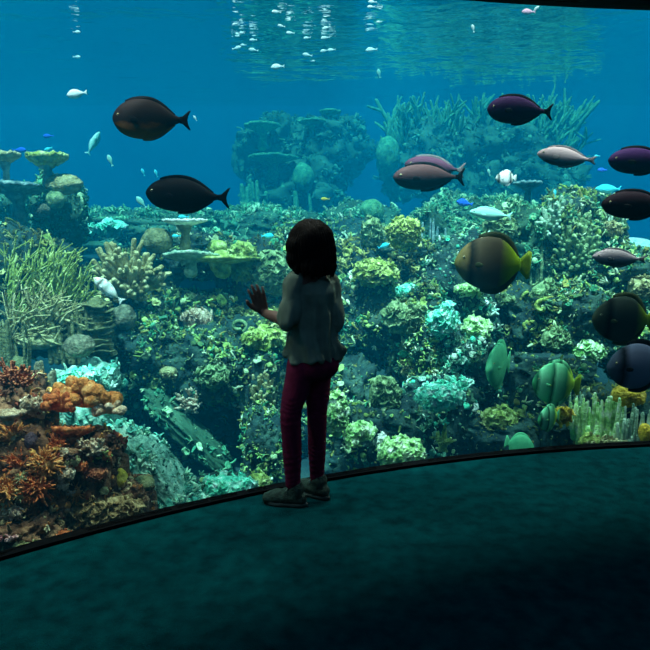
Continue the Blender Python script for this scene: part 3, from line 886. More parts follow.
# ---- near reef, lower left
lobed(84, 398, 30, 18, M_orange, 'big orange lobed coral with thick rounded lobes', n=34, Y=3.08)
lobed(60, 406, 18, 13, M_deep, 'smaller brownish-orange lobed coral left of the big one', n=20, Y=3.02)
lobed(108, 410, 16, 9, M_cream, 'pinkish-cream blunt lobed coral at the right end of the orange one', n=14, Y=3.05)
finger(8, 380, 26, 22, M_red, 'red-brown bushy coral at the left edge', n=90, thick=.035)
table(72, 430, 20, 7, M_deep, 'flat orange plate coral below the orange lobes', 3.0, stem=8, tilt=.25)
cabbage(32, 405, 14, 10, M_cream, 'pale lilac-cream knobbly coral left of the orange lobes', n=50)
table(8, 414, 16, 6, M_cream, 'cream plate coral at the left edge under the red-brown bush', 2.9, stem=6)
pipes(44, 378, 8, 18, M_grey, 'short dark green stump coral behind the orange lobes', n=8, Y=3.4, th=.3)
cabbage(80, 376, 24, 10, M_turq, 'turquoise encrusting coral above the orange lobes', n=40, Y=3.6)
dome(30, 442, 6, 9, M_purple, 'small dull purple sponge among the orange corals', rg=.02)
for i, (x, y, w_, m_, lb) in enumerate([
    (12, 440, 15, M_orange, 'orange twiggy coral tuft at left edge under the cream plate'),
    (18, 468, 17, M_deep, 'deep orange twiggy coral tuft left of the purple sponge'),
    (44, 466, 15, M_orange, 'orange twiggy coral tuft below the purple sponge'),
    (6, 492, 14, M_orange, 'orange twiggy coral tuft lowest at the left edge'),
    (36, 490, 16, M_deep, 'deep orange twiggy coral tuft above the dark corner stone'),
    (56, 448, 12, M_deep, 'rusty twiggy coral tuft right of the purple sponge')]):
    spiny(x, y, w_ * 1.2, m_, lb, n=110, th=.06, seed=i)
spiny(74, 493, 13, M_orange, 'spiky orange coral star left of the netted coral', n=80, th=.05)
finger(92, 448, 16, 9, M_cream, 'cream twig coral on the brown rock below the orange plate', n=30)
finger(102, 456, 10, 10, M_yg, 'small yellowish twig coral right of the cream one', n=20)
cabbage(66, 474, 12, 9, M_cream, 'grey-cream leafy coral above the spiky orange star', n=30)
cabbage(96, 474, 14, 8, M_red, 'brown leafy coral left of the yellow dome', n=30)
dome(118, 480, 9, 11, M_gold, 'mustard yellow dome coral above the netted coral', rg=.03)
dome(142, 485, 12, 8, M_olive, 'olive and yellow dome coral at the end of the near reef', rg=.05)
cabbage(106, 510, 44, 17, M_net, 'wide flat brown netted coral pressed near the glass', n=90, up=.8)
cabbage(64, 535, 10, 6, M_deep, 'small rusty coral at the sill left of the netted coral', n=18)
finger(8, 538, 14, 4, M_pinkc, 'thin pinkish twig coral in the lower left corner', n=14)
cabbage(12, 512, 14, 8, M_cream, 'cream rubble coral above the pinkish twig', n=34)
cabbage(30, 548, 18, 6, M_tan, 'low tan coral touching the sill in the lower left', n=30)
dome(634, 250, 26, 12, M_white, 'bright pale sand mound seen past the reef at right edge', Y=7.2, rg=.02, name='sand_mound', cat='sand mound')
rr_ = random.Random(12)
for i in range(16):
    x, y = rr_.uniform(0, 66), rr_.uniform(424, 512)
    spiny(x, y, rr_.uniform(7, 11), [M_orange, M_deep, M_tan][i % 3], 'little twiggy coral tuft among the orange tufts of the near left reef', n=50, th=.07, seed=i, group='little twiggy tufts on the near left reef')
for i in range(12):
    x, y = rr_.uniform(62, 118), rr_.uniform(436, 496)
    cabbage(x, y, rr_.uniform(5, 8), rr_.uniform(4, 6), [M_cream, M_tan, M_deep][i % 3], 'little knobbly coral between the orange plate coral and the netted coral', n=12, seed=i, group='little knobbly corals under the orange plate coral')
# ---- hazy far formations
table(262, 126, 18, 4, M_far, 'hazy flat plate coral on the far left rock stack', 11.1, stem=18)
table(312, 122, 14, 3, M_far, 'small hazy plate coral beside the far round head', 11.2, stem=10)
table(330, 112, 10, 3, M_far, 'tiny hazy plate coral on top of the far round head', 11.3, stem=10)
table(272, 158, 24, 4, M_far, 'lower hazy plate coral on the far left rock stack', 10.9, stem=16)
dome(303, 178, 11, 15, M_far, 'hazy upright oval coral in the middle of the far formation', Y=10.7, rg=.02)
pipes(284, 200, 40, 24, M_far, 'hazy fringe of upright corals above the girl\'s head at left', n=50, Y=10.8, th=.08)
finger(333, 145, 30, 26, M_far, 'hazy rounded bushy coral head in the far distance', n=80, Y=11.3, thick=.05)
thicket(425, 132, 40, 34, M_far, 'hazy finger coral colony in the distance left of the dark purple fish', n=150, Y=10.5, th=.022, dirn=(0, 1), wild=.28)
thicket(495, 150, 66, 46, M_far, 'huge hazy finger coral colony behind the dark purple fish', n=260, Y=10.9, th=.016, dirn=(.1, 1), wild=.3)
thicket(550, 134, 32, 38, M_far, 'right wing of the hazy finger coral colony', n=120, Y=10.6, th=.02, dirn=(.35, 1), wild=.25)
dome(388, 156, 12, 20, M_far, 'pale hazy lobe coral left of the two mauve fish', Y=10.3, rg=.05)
dome(372, 212, 12, 13, M_far, 'hazy rounded coral lobe above the yellow-green corals', Y=6.8, rg=.05)
# ------------------------------------------------------------------ fish
def fish_mat(name, top, side, belly, rough=0.5, bump=0.15, spots=0.25):
    """skin colour changes with height on the body"""
    m, nt, out = new_mat(name)
    b = nt.nodes.new('ShaderNodeBsdfPrincipled'); b.inputs['Roughness'].default_value = .7; b.inputs['Specular IOR Level'].default_value = 0.08
    tc = nt.nodes.new('ShaderNodeTexCoord'); sx = nt.nodes.new('ShaderNodeSeparateXYZ'); nt.links.new(tc.outputs['Generated'], sx.inputs[0])
    n = nt.nodes.new('ShaderNodeTexNoise'); n.inputs['Scale'].default_value = 9; n.inputs['Detail'].default_value = 4
    nt.links.new(tc.outputs['Generated'], n.inputs['Vector'])
    ma = nt.nodes.new('ShaderNodeMath'); ma.operation = 'MULTIPLY_ADD'; ma.inputs[1].default_value = spots; 
    nt.links.new(n.outputs['Fac'], ma.inputs[0]); nt.links.new(sx.outputs['Z'], ma.inputs[2])
    r = nt.nodes.new('ShaderNodeValToRGB'); el = r.color_ramp.elements
    el.new(0.5)
    el[0].position = 0.25; el[0].color = (*belly, 1); el[1].position = 0.55; el[1].color = (*side, 1); el[2].position = 0.95; el[2].color = (*top, 1)
    nt.links.new(ma.outputs[0], r.inputs[0]); nt.links.new(r.outputs[0], b.inputs['Base Color'])
    v = nt.nodes.new('ShaderNodeTexVoronoi'); v.inputs['Scale'].default_value = 40; nt.links.new(tc.outputs['Generated'], v.inputs['Vector'])
    bp = nt.nodes.new('ShaderNodeBump'); bp.inputs['Strength'].default_value = bump; bp.inputs['Distance'].default_value = 0.004
    nt.links.new(v.outputs['Distance'], bp.inputs['Height']); nt.links.new(bp.outputs[0], b.inputs['Normal'])
    nt.links.new(b.outputs[0], out.inputs['Surface'])
    return m

def band_mat(name, cols, pos, rough=0.5):
    """vertical bars along the body: colours at given places from snout (0) to tail (1)"""
    m, nt, out = new_mat(name)
    b = nt.nodes.new('ShaderNodeBsdfPrincipled'); b.inputs['Roughness'].default_value = .7; b.inputs['Specular IOR Level'].default_value = 0.08
    tc = nt.nodes.new('ShaderNodeTexCoord'); sx = nt.nodes.new('ShaderNodeSeparateXYZ'); nt.links.new(tc.outputs['Generated'], sx.inputs[0])
    n = nt.nodes.new('ShaderNodeTexNoise'); n.inputs['Scale'].default_value = 6; nt.links.new(tc.outputs['Generated'], n.inputs['Vector'])
    ma = nt.nodes.new('ShaderNodeMath'); ma.operation = 'MULTIPLY_ADD'; ma.inputs[1].default_value = 0.08
    nt.links.new(n.outputs['Fac'], ma.inputs[0]); nt.links.new(sx.outputs['X'], ma.inputs[2])
    r = nt.nodes.new('ShaderNodeValToRGB'); el = r.color_ramp.elements
    while len(el) < len(cols): el.new(0.5)
    for i, (c, p_) in enumerate(zip(cols, pos)):
        el[i].position = p_; el[i].color = (*c, 1)
    nt.links.new(ma.outputs[0], r.inputs[0]); nt.links.new(r.outputs[0], b.inputs['Base Color'])
    nt.links.new(b.outputs[0], out.inputs['Surface'])
    return m

PROF = {  # s, top, bottom (fractions of full length), half width
 'unicorn': ([0, .03, .08, .15, .25, .38, .5, .62, .72, .80, .86], [.02, .075, .12, .16, .19, .20, .19, .15, .09, .042, .028],
             [-.03, -.09, -.135, -.17, -.195, -.205, -.19, -.145, -.085, -.042, -.028], .085),
 'slim':    ([0, .03, .08, .15, .25, .38, .5, .62, .72, .80, .86], [.02, .055, .075, .10, .125, .13, .12, .09, .055, .03, .02],
             [-.01, -.035, -.065, -.095, -.12, -.13, -.12, -.09, -.055, -.03, -.02], .07),
 'bat':     ([0, .03, .09, .18, .30, .42, .54, .66, .76, .82, .87], [.02, .12, .22, .31, .385, .41, .40, .34, .22, .12, .075],
             [-.05, -.14, -.23, -.32, -.385, -.41, -.40, -.34, -.22, -.12, -.075], .10),
 'small':   ([0, .04, .10, .18, .28, .38, .5, .6, .68, .76, .82], [.01, .07, .13, .175, .20, .20, .175, .13, .085, .05, .035],
             [-.01, -.06, -.12, -.165, -.19, -.19, -.165, -.12, -.08, -.05, -.035], .08),
}
eye_white = mat('fish_eye_ring', [(0.35, 0.3, 0.15)], rough=0.3, bump=0)
eye_black = mat('fish_pupil', [(0.003, 0.003, 0.004)], rough=0.15, bump=0)

def fin_mesh(outline, th):
    """thin solid fin, outline in the XZ plane, thicker in the middle"""
    pts = np.array(outline, float); n = len(pts); c = pts.mean(0)
    V = []; 
    for sgn in (1, -1):
        for k in (1.0, .6):
            for p in pts:
                q = c + (p - c) * k
                V.append((q[0], sgn * th * (.25 if k == 1 else 1.0), q[1]))
        V.append((c[0], sgn * th, c[1]))
    V = np.array(V); q, t = [], []
    m = 2 * n + 1
    for j in range(n):
        k = (j + 1) % n
        q.append((j, k, n + k, n + j)); t.append((n + j, n + k, 2 * n))
        q.append((m + j, m + n + j, m + n + k, m + k)); t.append((m + n + j, m + 2 * n, m + n + k))
        q.append((j, m + j, m + k, k))
    return V, [np.array(q), np.array(t)]

def make_fish(name, kind, L, m, label, cat='fish', fin=None, tail=None, parts=True, hfac=1.0, group=None, tailk=1.0, eye=True, bend=0.0):
    s_, tp, bt, hw = PROF[kind]
    t = bpy.data.objects.new(name, None); col.objects.link(t); tag(t, label, cat, group)
    fin = fin or m; tail = tail or fin
    n, seg = 34, 20
    s = np.linspace(0, s_[-1], n); s = s_[-1] * (s / s_[-1]) ** 1.15
    T = np.interp(s, s_, tp) * hfac; B = np.interp(s, s_, bt) * hfac
    ker = np.array([.25, .5, .25])
    for _ in range(3):
        T[1:-1] = np.convolve(T, ker, 'valid'); B[1:-1] = np.convolve(B, ker, 'valid')
    V = []
    for i in range(n):
        zc, h = (T[i] + B[i]) / 2, (T[i] - B[i]) / 2
        w = hw * math.sin(math.pi * min(1, (s[i] / s_[-1]) ** .6 * .93 + .04)) ** .8 + .004
        for j in range(seg):
            a = j * 2 * math.pi / seg
            V.append(((s[i] - .45) * L, math.cos(a) * w * L * abs(math.cos(a)) ** .15 if h > 0 else 0, (zc + h * math.sin(a)) * L))
    V = np.array(V); q = []
    for i in range(n - 1):
        for j in range(seg):
            k = (j + 1) % seg
            q.append((i * seg + j, (i + 1) * seg + j, (i + 1) * seg + k, i * seg + k))
    V = np.concatenate([V, [[-.455 * L, 0, (T[0] + B[0]) / 2 * L], [(s_[-1] - .45) * L, 0, 0]]])
    tr = [(len(V) - 2, j, (j + 1) % seg) for j in range(seg)] + [(len(V) - 1, (n - 1) * seg + (j + 1) % seg, (n - 1) * seg + j) for j in range(seg)]
    mb = MB(); mb.add(V, [np.array(q), np.array(tr)])
    mb.build('body', m, t)
    h = abs(tp[-1]) * hfac
    x0 = s_[-1] - .03 - .45
    if kind == 'bat':
        tl = [(x0, h), (x0 + .05, h * 1.8), (x0 + .12, .22 * hfac), (x0 + .16, .20 * hfac), (x0 + .165, 0), (x0 + .16, -.20 * hfac), (x0 + .12, -.22 * hfac), (x0 + .05, -h * 1.8), (x0, -h)]
    else:
        e = x0 + (1 - s_[-1]) + .03
        tl = [(x0, h), ((x0 + e) / 2 - .02, h * 1.4), (e - .03, .115 * tailk), (e, .125 * tailk), (e - .035, .05 * tailk), (e - .045, 0), (e - .035, -.05 * tailk), (e, -.125 * tailk), (e - .03, -.115 * tailk), ((x0 + e) / 2 - .02, -h * 1.4), (x0, -h)]
    mb = MB(); mb.add(*fin_mesh([(x * L, z * L) for x, z in tl], .007 * L)); mb.build('tail_fin', tail, t)
    if not parts: return t
    def edge(a, b, arr, k, sweep=0.0):
        xs_ = np.linspace(a, b, 12); base = np.interp(xs_, s, arr)
        sgn = 1 if arr is T else -1
        out = [((x - .45) * L, (z - sgn * .02) * L) for x, z in zip(xs_, base)]
        hi = [((x - .45 + sweep * math.sin(math.pi * u) ** .5) * L, (z + sgn * k * math.sin(math.pi * (u * .85 + .1)) ** .5) * L) for x, z, u in zip(xs_, base, np.linspace(0, 1, 12))]
        return out + hi[::-1]
    if kind == 'bat':
        d = edge(.28, .84, T, .07, .03); a_ = edge(.36, .84, B, .07, .03)
    else:
        d = edge(.16, .80, T, .035, .01); a_ = edge(.38, .80, B, .035, .01)
    mb = MB(); mb.add(*fin_mesh(d, .007 * L)); mb.build('dorsal_fin', fin, t)
    mb = MB(); mb.add(*fin_mesh(a_, .007 * L)); mb.build('anal_fin', fin, t)
    for sy in (-1, 1):
        V, f = fin_mesh([(0, .02 * L), (.06 * L, .035 * L), (.12 * L, .01 * L), (.10 * L, -.03 * L), (.04 * L, -.035 * L), (0, -.015 * L)], .004 * L)
        V = V @ np.array(Matrix.Rotation(-sy * .35, 3, 'Z')) + np.array([(-.45 + .24) * L, sy * hw * .96 * L, -.02 * L])
        mb = MB(); mb.add(V, f); mb.build('pectoral_fin', fin, t)
        if eye:
            ex, ez = (.085 if kind != 'bat' else .10), (.03 if kind != 'bat' else .08) * hfac
            wi = hw * math.sin(math.pi * min(1, (ex / s_[-1]) ** .6 * .93 + .04)) ** .8
            V, f = ico(2); mb = MB(); mb.add(V * .018 * L * np.array([1, .5, 1]) + np.array([(ex - .45) * L, sy * (wi - .004) * L, ez * L]), [f]); e_ = mb.build('eye', eye_white, t)
            mb = MB(); mb.add(V * .011 * L * np.array([1, .5, 1]) + np.array([(ex - .45) * L, sy * (wi + .003) * L, ez * L]), [f]); mb.build('pupil', eye_black, e_)
    return t

def place(o, px, py, Y, yaw=0, pitch=0, roll=0):
    """yaw 0 looks left in the photograph"""
    o.location = P(px, py, Y); o.rotation_euler = (math.radians(roll), math.radians(pitch), math.radians(yaw))
    return o
def Lof(px_len, px, py, Y):
    return px_len * pxm(P(px, py, Y))

K_black = fish_mat('dark_fish_skin', (0.003, 0.002, 0.004), (0.0015, 0.001, 0.002), (0.001, 0.001, 0.002))
K_brown = fish_mat('brown_fish_skin', (0.012, 0.005, 0.005), (0.003, 0.0015, 0.002), (0.22, 0.08, 0.008))
K_purple = fish_mat('dark_purple_fish_skin', (0.030, 0.004, 0.05), (0.012, 0.002, 0.028), (0.005, 0.001, 0.012))
K_maroon = fish_mat('dark_maroon_fish_skin', (0.010, 0.001, 0.005), (0.004, 0.0005, 0.002), (0.002, 0.0005, 0.001))
K_mauve = fish_mat('mauve_fish_skin', (0.11, 0.035, 0.07), (0.05, 0.018, 0.035), (0.02, 0.01, 0.015))
K_mauve2 = fish_mat('brownish_mauve_fish_skin', (0.06, 0.028, 0.03), (0.030, 0.015, 0.018), (0.008, 0.006, 0.008))
K_pale = fish_mat('pale_mauve_grey_fish_skin', (0.48, 0.33, 0.35), (0.36, 0.26, 0.28), (0.05, 0.05, 0.06), spots=.12)  # dark belly is underside shade put into the skin colour
K_fin_dark = mat('dark_fin', [(0.002, 0.0015, 0.0025)], bump=0.1, spec=.05)
K_fin_grey = mat('grey_fin', [(0.12, 0.10, 0.11)], bump=0.1)
K_fin_yel = mat('yellow_green_fin', [(0.16, 0.24, 0.01), (0.34, 0.46, 0.02)], scale=20, bump=0.1)
K_fin_oliv = mat('olive_fin', [(0.02, 0.032, 0.006)], bump=0.1)
K_white = fish_mat('white_fish_skin', (1, 1, .98), (1, 1, .98), (.85, .9, .9), spots=.1)
K_teal = fish_mat('pale_teal_fish_skin', (.30, .75, .62), (.35, .75, .65), (.6, .9, .8))
K_blue = fish_mat('blue_fish_skin', (.02, .12, .75), (.03, .16, .85), (.05, .25, .8))
K_cyan = fish_mat('cyan_fish_skin', (.05, .65, .85), (.08, .75, .9), (.3, .9, .9))
K_yel = fish_mat('yellow_fish_skin', (.8, .6, .08), (.85, .65, .1), (.6, .5, .2))
K_pink = fish_mat('pink_fish_skin', (1, .45, .6), (1, .5, .65), (1, .7, .75))

def big(kind, name, px, py, ln, Y, m, label, yaw=0, pitch=0, **kw):
    return place(make_fish(name, kind, Lof(ln, px, py, Y), m, label, **kw), px, py, Y, yaw, pitch)
# big dark surgeonfish
_o = big('unicorn', 'surgeonfish', 148, 119, 78, 3.15, K_brown, 'dark brown fish with orange-tinged belly, uppermost of the two at upper left', 0, 2, fin=K_fin_dark, hfac=1.25)
for _c in _o.children:
    if _c.name.startswith('anal_fin'):
        _c.data.materials.clear(); _c.data.materials.append(mat('orange_brown_fin', [(0.12, 0.04, 0.004), (0.35, 0.12, 0.01)], scale=20, bump=.1))
        _c['label'] = 'orange-tinged anal fin'
big('unicorn', 'surgeonfish', 184, 195, 84, 3.2, K_black, 'black oval fish just above the flat white table coral', 0, 4, fin=K_fin_dark, hfac=1.0)
big('unicorn', 'surgeonfish', 517, 110, 66, 3.6, K_purple, 'dark purple fish highest at upper right, in front of the finger colony', 0, 3, fin=K_fin_dark, hfac=1.02)
big('unicorn', 'surgeonfish', 640, 161, 70, 3.65, K_purple, 'dark purple fish cut by the right edge, upper of the two there', 0, 2, fin=K_fin_dark, hfac=.92)
big('unicorn', 'surgeonfish', 636, 205, 76, 3.55, K_maroon, 'blackish maroon fish cut by the right edge below the purple one', 0, 2, fin=K_fin_dark, hfac=.90)
big('unicorn', 'surgeonfish', 432, 167, 62, 4.2, K_mauve, 'mauve fish behind the brownish one, the rear of the overlapping pair', 6, 6, fin=K_fin_grey, hfac=.80)
big('unicorn', 'surgeonfish', 426, 177, 74, 3.7, K_mauve2, 'brownish mauve fish with a pale face, the front of the overlapping pair', 8, 0, fin=K_fin_dark, hfac=.85)
big('slim', 'surgeonfish', 564, 157, 60, 3.85, K_pale, 'pale mauve-grey fish with shaded belly and yellowish face above the reef spires', 0, 6, fin=K_fin_grey, hfac=1.2, tailk=.6)
big('slim', 'surgeonfish', 617, 258, 56, 3.75, K_pale, 'pale mauve-grey fish with shaded belly in front of the reef at right', 4, 3, fin=K_fin_grey, hfac=1.2, tailk=.6)
# round batfish
B1 = band_mat('batfish_skin', [(.11, .10, .02), (.14, .10, .04), (.006, .008, .006), (.10, .075, .045), (.09, .065, .04), (.20, .26, .01), (.30, .42, .01)], [0, .20, .27, .38, .70, .84, .95])
B2 = band_mat('dark_batfish_skin', [(.035, .045, .025), (.025, .035, .025), (.001, .001, .002), (.035, .045, .035), (.03, .04, .03), (.16, .22, .01)], [0, .22, .31, .42, .8, .97])
B3 = band_mat('slate_batfish_skin', [(.05, .07, .10), (.05, .06, .09), (.001, .001, .003), (.13, .13, .20), (.11, .11, .18)], [0, .18, .29, .42, .97])
B4 = band_mat('striped_batfish_skin', [(.10, .55, .22), (.01, .10, .05), (.30, .85, .45), (.12, .55, .25), (.01, .10, .05), (.30, .85, .42), (.04, .25, .10), (.5, .7, .06)], [0, .14, .22, .42, .50, .58, .82, .95])
B5 = mat('green_batfish_skin', [(.06, .42, .20), (.16, .65, .30)], scale=10, bump=.1)
big('bat', 'batfish', 489, 263, 76, 3.75, B1, 'big round brownish batfish with yellow-green tail and one dark bar', 0, 3, fin=K_fin_oliv, tail=K_fin_yel, hfac=.86)
big('bat', 'batfish', 621, 319, 64, 3.6, B2, 'dark green round batfish with yellowish tail at the right edge', 0, 2, fin=K_fin_oliv, tail=K_fin_yel, hfac=.90)
big('bat', 'batfish', 636, 366, 66, 3.55, B3, 'slate blue-grey round batfish right below the dark green one', 4, 0, fin=K_fin_dark, hfac=.88)
big('bat', 'batfish', 498, 365, 50, 3.9, B5, 'slim-looking green batfish turned partly towards us', 50, 4, hfac=1.12)
big('bat', 'batfish', 554, 383, 48, 3.7, B4, 'green striped batfish with yellow tail above the little striped one', 0, 4, tail=K_fin_yel, hfac=1.1)
big('bat', 'batfish', 548, 418, 30, 3.6, B4, 'little pale green striped batfish beside the yellow leaf coral', 30, 0, hfac=1.05)
big('bat', 'batfish', 521, 447, 30, 3.55, B5, 'green batfish lowest in the tank, close to the sill', 150, -10, hfac=1.1)
big('small', 'butterflyfish', 107, 289, 38, 3.8, band_mat('silver_striped_skin', [(.5, .45, .15), (.9, .9, .8), (.1, .1, .08), (.9, .9, .85), (.35, .4, .35), (.9, .9, .85), (.2, .25, .2)], [0, .2, .3, .42, .55, .7, .95]), 'silver fish with dark stripes slanting down by the finger coral', 0, 42, hfac=.8)
# mid-sized
big('slim', 'parrotfish', 489, 214, 44, 4.4, K_teal, 'slender pale teal fish above the back of the big brown batfish', 4, 6, tailk=.8)
big('slim', 'parrotfish', 607, 189, 26, 5.2, K_cyan, 'bright cyan fish between the purple and the maroon fish', 0, 0, hfac=1.2)
big('bat', 'butterflyfish', 505, 178, 22, 4.6, band_mat('white_black_banded_skin', [(.9, .9, .85), (.02, .02, .02), (1, 1, 1), (1, 1, 1), (.02, .02, .02), (.9, .9, .8)], [0, .2, .3, .7, .85, .95]), 'white and black banded fish below the gap between purple and pale fish', 10, 0, hfac=.75)
big('small', 'damselfish', 464, 203, 18, 5.0, K_blue, 'deep blue fish up left of the slender teal fish', 12, 10)
big('small', 'damselfish', 602, 170, 10, 5.0, K_blue, 'tiny blue fish between the pale mauve and purple fish', 0, 0)
big('small', 'damselfish', 597, 156, 6, 5.0, K_cyan, 'tiny cyan fish just behind the tail of the pale mauve fish', 0, 0, parts=False)
big('small', 'damselfish', 384, 246, 13, 4.4, K_cyan, 'cyan fish between the two yellow-green leafy corals', 150, 20)
big('small', 'damselfish', 268, 236, 13, 5.0, K_cyan, 'pale cyan fish left of the girl\'s hair', 180, 0)
big('small', 'damselfish', 555, 193, 8, 5.0, K_cyan, 'tiny cyan fish standing upright beside the right reef spires', 0, 80, parts=False)
big('small', 'damselfish', 489, 172, 7, 5.4, K_teal, 'tiny teal fish left of the white and black banded fish', 0, 70, parts=False)
big('small', 'damselfish', 325, 199, 9, 5.4, K_yel, 'tiny yellowish fish above the girl\'s head', 0, 0, parts=False)
big('small', 'damselfish', 48, 136, 11, 5.4, K_blue, 'blue fish above the small yellow-green table coral', 0, 0, parts=False)
big('small', 'damselfish', 20, 150, 14, 5.4, K_blue, 'blue fish between the two yellowish plate corals at left', 180, 0, parts=False)
big('small', 'damselfish', 48, 149, 9, 5.2, K_cyan, 'cyan fish hovering right over the small yellow-green table coral', 0, -20, parts=False)
big('small', 'damselfish', 183, 217, 11, 4.7, K_cyan, 'cyan fish resting over the flat white table coral', 0, 0, parts=False)
big('small', 'damselfish', 176, 236, 9, 4.7, K_cyan, 'small cyan fish right of the dark olive brain coral', 0, 0, parts=False)
big('small', 'damselfish', 141, 202, 15, 5.2, K_teal, 'teal fish under the snout of the black fish at left', 0, 50, parts=False)
big('small', 'damselfish', 143, 172, 8, 5.6, K_cyan, 'tiny cyan fish above the black fish at left, the left of two', 0, 70, parts=False)
big('small', 'damselfish', 156, 173, 8, 5.6, K_cyan, 'tiny cyan fish above the black fish at left, the right of two', 0, 70, parts=False)
big('small', 'damselfish', 110, 160, 12, 5.2, K_teal, 'small pale fish nose down between the left column and black fish', 0, 70, parts=False)
big('slim', 'parrotfish', 94, 142, 26, 6.4, K_teal, 'hazy pale teal fish swimming upward left of the dark brown fish', 20, 120)
big('slim', 'parrotfish', 17, 207, 16, 5.0, K_white, 'white fish steeply nose down at far left', 0, 70, parts=False)
big('small', 'damselfish', 76, 94, 21, 4.6, K_white, 'bright white fish alone in open water at upper left', 0, -8)
big('small', 'damselfish', 528, 12, 14, 5.6, K_pink, 'pink fish near the top right frame of the window', 0, 0)
big('small', 'damselfish', 536, 9, 9, 5.9, K_white, 'white fish touching the pink fish near the top', 140, 30, parts=False)
big('small', 'damselfish', 473, 28, 8, 6.0, K_white, 'tiny white fish upright at top, left of the pink fish', 0, 75, parts=False)
big('small', 'damselfish', 522, 27, 8, 7.0, K_blue, 'tiny bluish fish below the pink fish at top', 0, 0, parts=False)
big('small', 'damselfish', 277, 67, 14, 6.4, K_white, 'white fish swimming lowest below the surface swarm', 0, -6)
big('small', 'damselfish', 371, 50, 12, 7.4, K_white, 'white fish near the surface, rightmost of the middle swarm', 0, -6)
big('small', 'damselfish', 379, 73, 9, 7.0, K_teal, 'pale fish nose down below the rightmost surface fish', 0, 75, parts=False)
big('small', 'damselfish', 195, 118, 6, 6.0, K_white, 'tiny white speck of a fish behind the tail of the dark brown fish', 0, 60, parts=False)
big('small', 'damselfish', 77, 57, 8, 7.4, K_white, 'tiny white fish high above the lone white fish at left', 180, 0, parts=False)
big('small', 'damselfish', 77, 32, 8, 6.6, K_white, 'tiny white fish highest at upper left', 180, 0, parts=False)
# swarm under the surface: one small fish, copied; the upper ones stand in for reflections
proto = make_fish('damselfish', 'small', 0.085, K_white, 'small white fish in the swarm just beneath the water surface', parts=False, group='white swarm beneath the surface')
def copy_tree(o, parent=None):
    c = o.copy(); col.objects.link(c); c.parent = parent
    for ch in list(o.children): copy_tree(ch, c)
    return c
swarm = [(237, 48, 9), (243, 45, 6), (253, 50, 9), (253, 40, 7), (307, 55, 9), (324, 51, 8), (331, 50, 8), (325, 38, 9), (326, 28, 8),
         (281, 26, 7), (290, 33, 8), (235, 24, 6), (307, 38, 7), (371, 7, 8), (276, 12, 9), (313, 61, 4), (379, 22, 6), (242, 33, 5), (372, 2, 8)]
for i, (x, y, l) in enumerate(swarm):
    o = proto if i == 0 else copy_tree(proto)
    # depth at which the surface sits a little above this fish
    d = ray(x, y - 4); sl = d.z / d.y
    Y = min(7.5, (SURF_Z - 0.03 - CH) / sl)
    place(o, x, y, Y, random.choice([0, 15, 170, -20]), random.uniform(-12, 12))
    s = Lof(l, x, y, Y) / 0.085 * 1.1; o.scale = (s, s, s)
# ------------------------------------------------------------------ the girl at the glass
def ball(c, r, sub=3):
    V, f = ico(sub); return V * np.array(r if hasattr(r, '__len__') else (r, r, r)) + np.array(c), [f]
def limb(pts, rad, seg=20, n=6, flat=1.0):
    """smooth tapered limb through joints"""
    pts = [Vector(p) for p in pts]; P2, R2 = [], []
    m = len(pts)
    for i in range(m - 1):
        p0 = pts[max(i - 1, 0)]; p1 = pts[i]; p2 = pts[i + 1]; p3 = pts[min(i + 2, m - 1)]
        for k in range(n):
            t = k / n
            q = 0.5 * ((2 * p1) + (p2 - p0) * t + (2 * p0 - 5 * p1 + 4 * p2 - p3) * t * t + (3 * p1 - 3 * p2 + p3 - p0) * t ** 3)
            P2.append(q); R2.append(rad[i] + (rad[i + 1] - rad[i]) * (t * t * (3 - 2 * t)))
    P2.append(pts[-1]); R2.append(rad[-1])
    return tube([tuple(p) for p in P2], R2, seg, flat)

def remesh(mb, name, voxel, m, parent, smooth=6, disp=None):
    """fuse overlapping volumes into one continuous skin"""
    V = np.concatenate(mb.V); me = mesh_from(name, V, [np.concatenate(f) for f in mb.F.values()])
    tmp = bpy.data.objects.new(name, me); col.objects.link(tmp)
    md = tmp.modifiers.new('fuse', 'REMESH'); md.mode = 'VOXEL'; md.voxel_size = voxel; md.use_smooth_shade = True
    if smooth:
        sm = tmp.modifiers.new('smooth', 'SMOOTH'); sm.iterations = smooth; sm.factor = 0.5
    dg = bpy.context.evaluated_depsgraph_get(); dg.update()
    nm = bpy.data.meshes.new_from_object(tmp.evaluated_get(dg))
    bpy.data.objects.remove(tmp)
    n = len(nm.vertices); co = np.empty(n * 3, np.float32); nm.vertices.foreach_get('co', co); co = co.reshape(-1, 3)
    if disp:
        nr = np.empty(n * 3, np.float32); nm.vertices.foreach_get('normal', nr); nr = nr.reshape(-1, 3)
        for i in range(n): co[i] += np.array(disp(co[i], nr[i]), dtype=np.float32)
        nm.vertices.foreach_set('co', co.ravel())
    nm.polygons.foreach_set('use_smooth', np.ones(len(nm.polygons), dtype=bool))
    nm.update(); nm.name = name
    o = link(name, nm, m, parent)
    return o

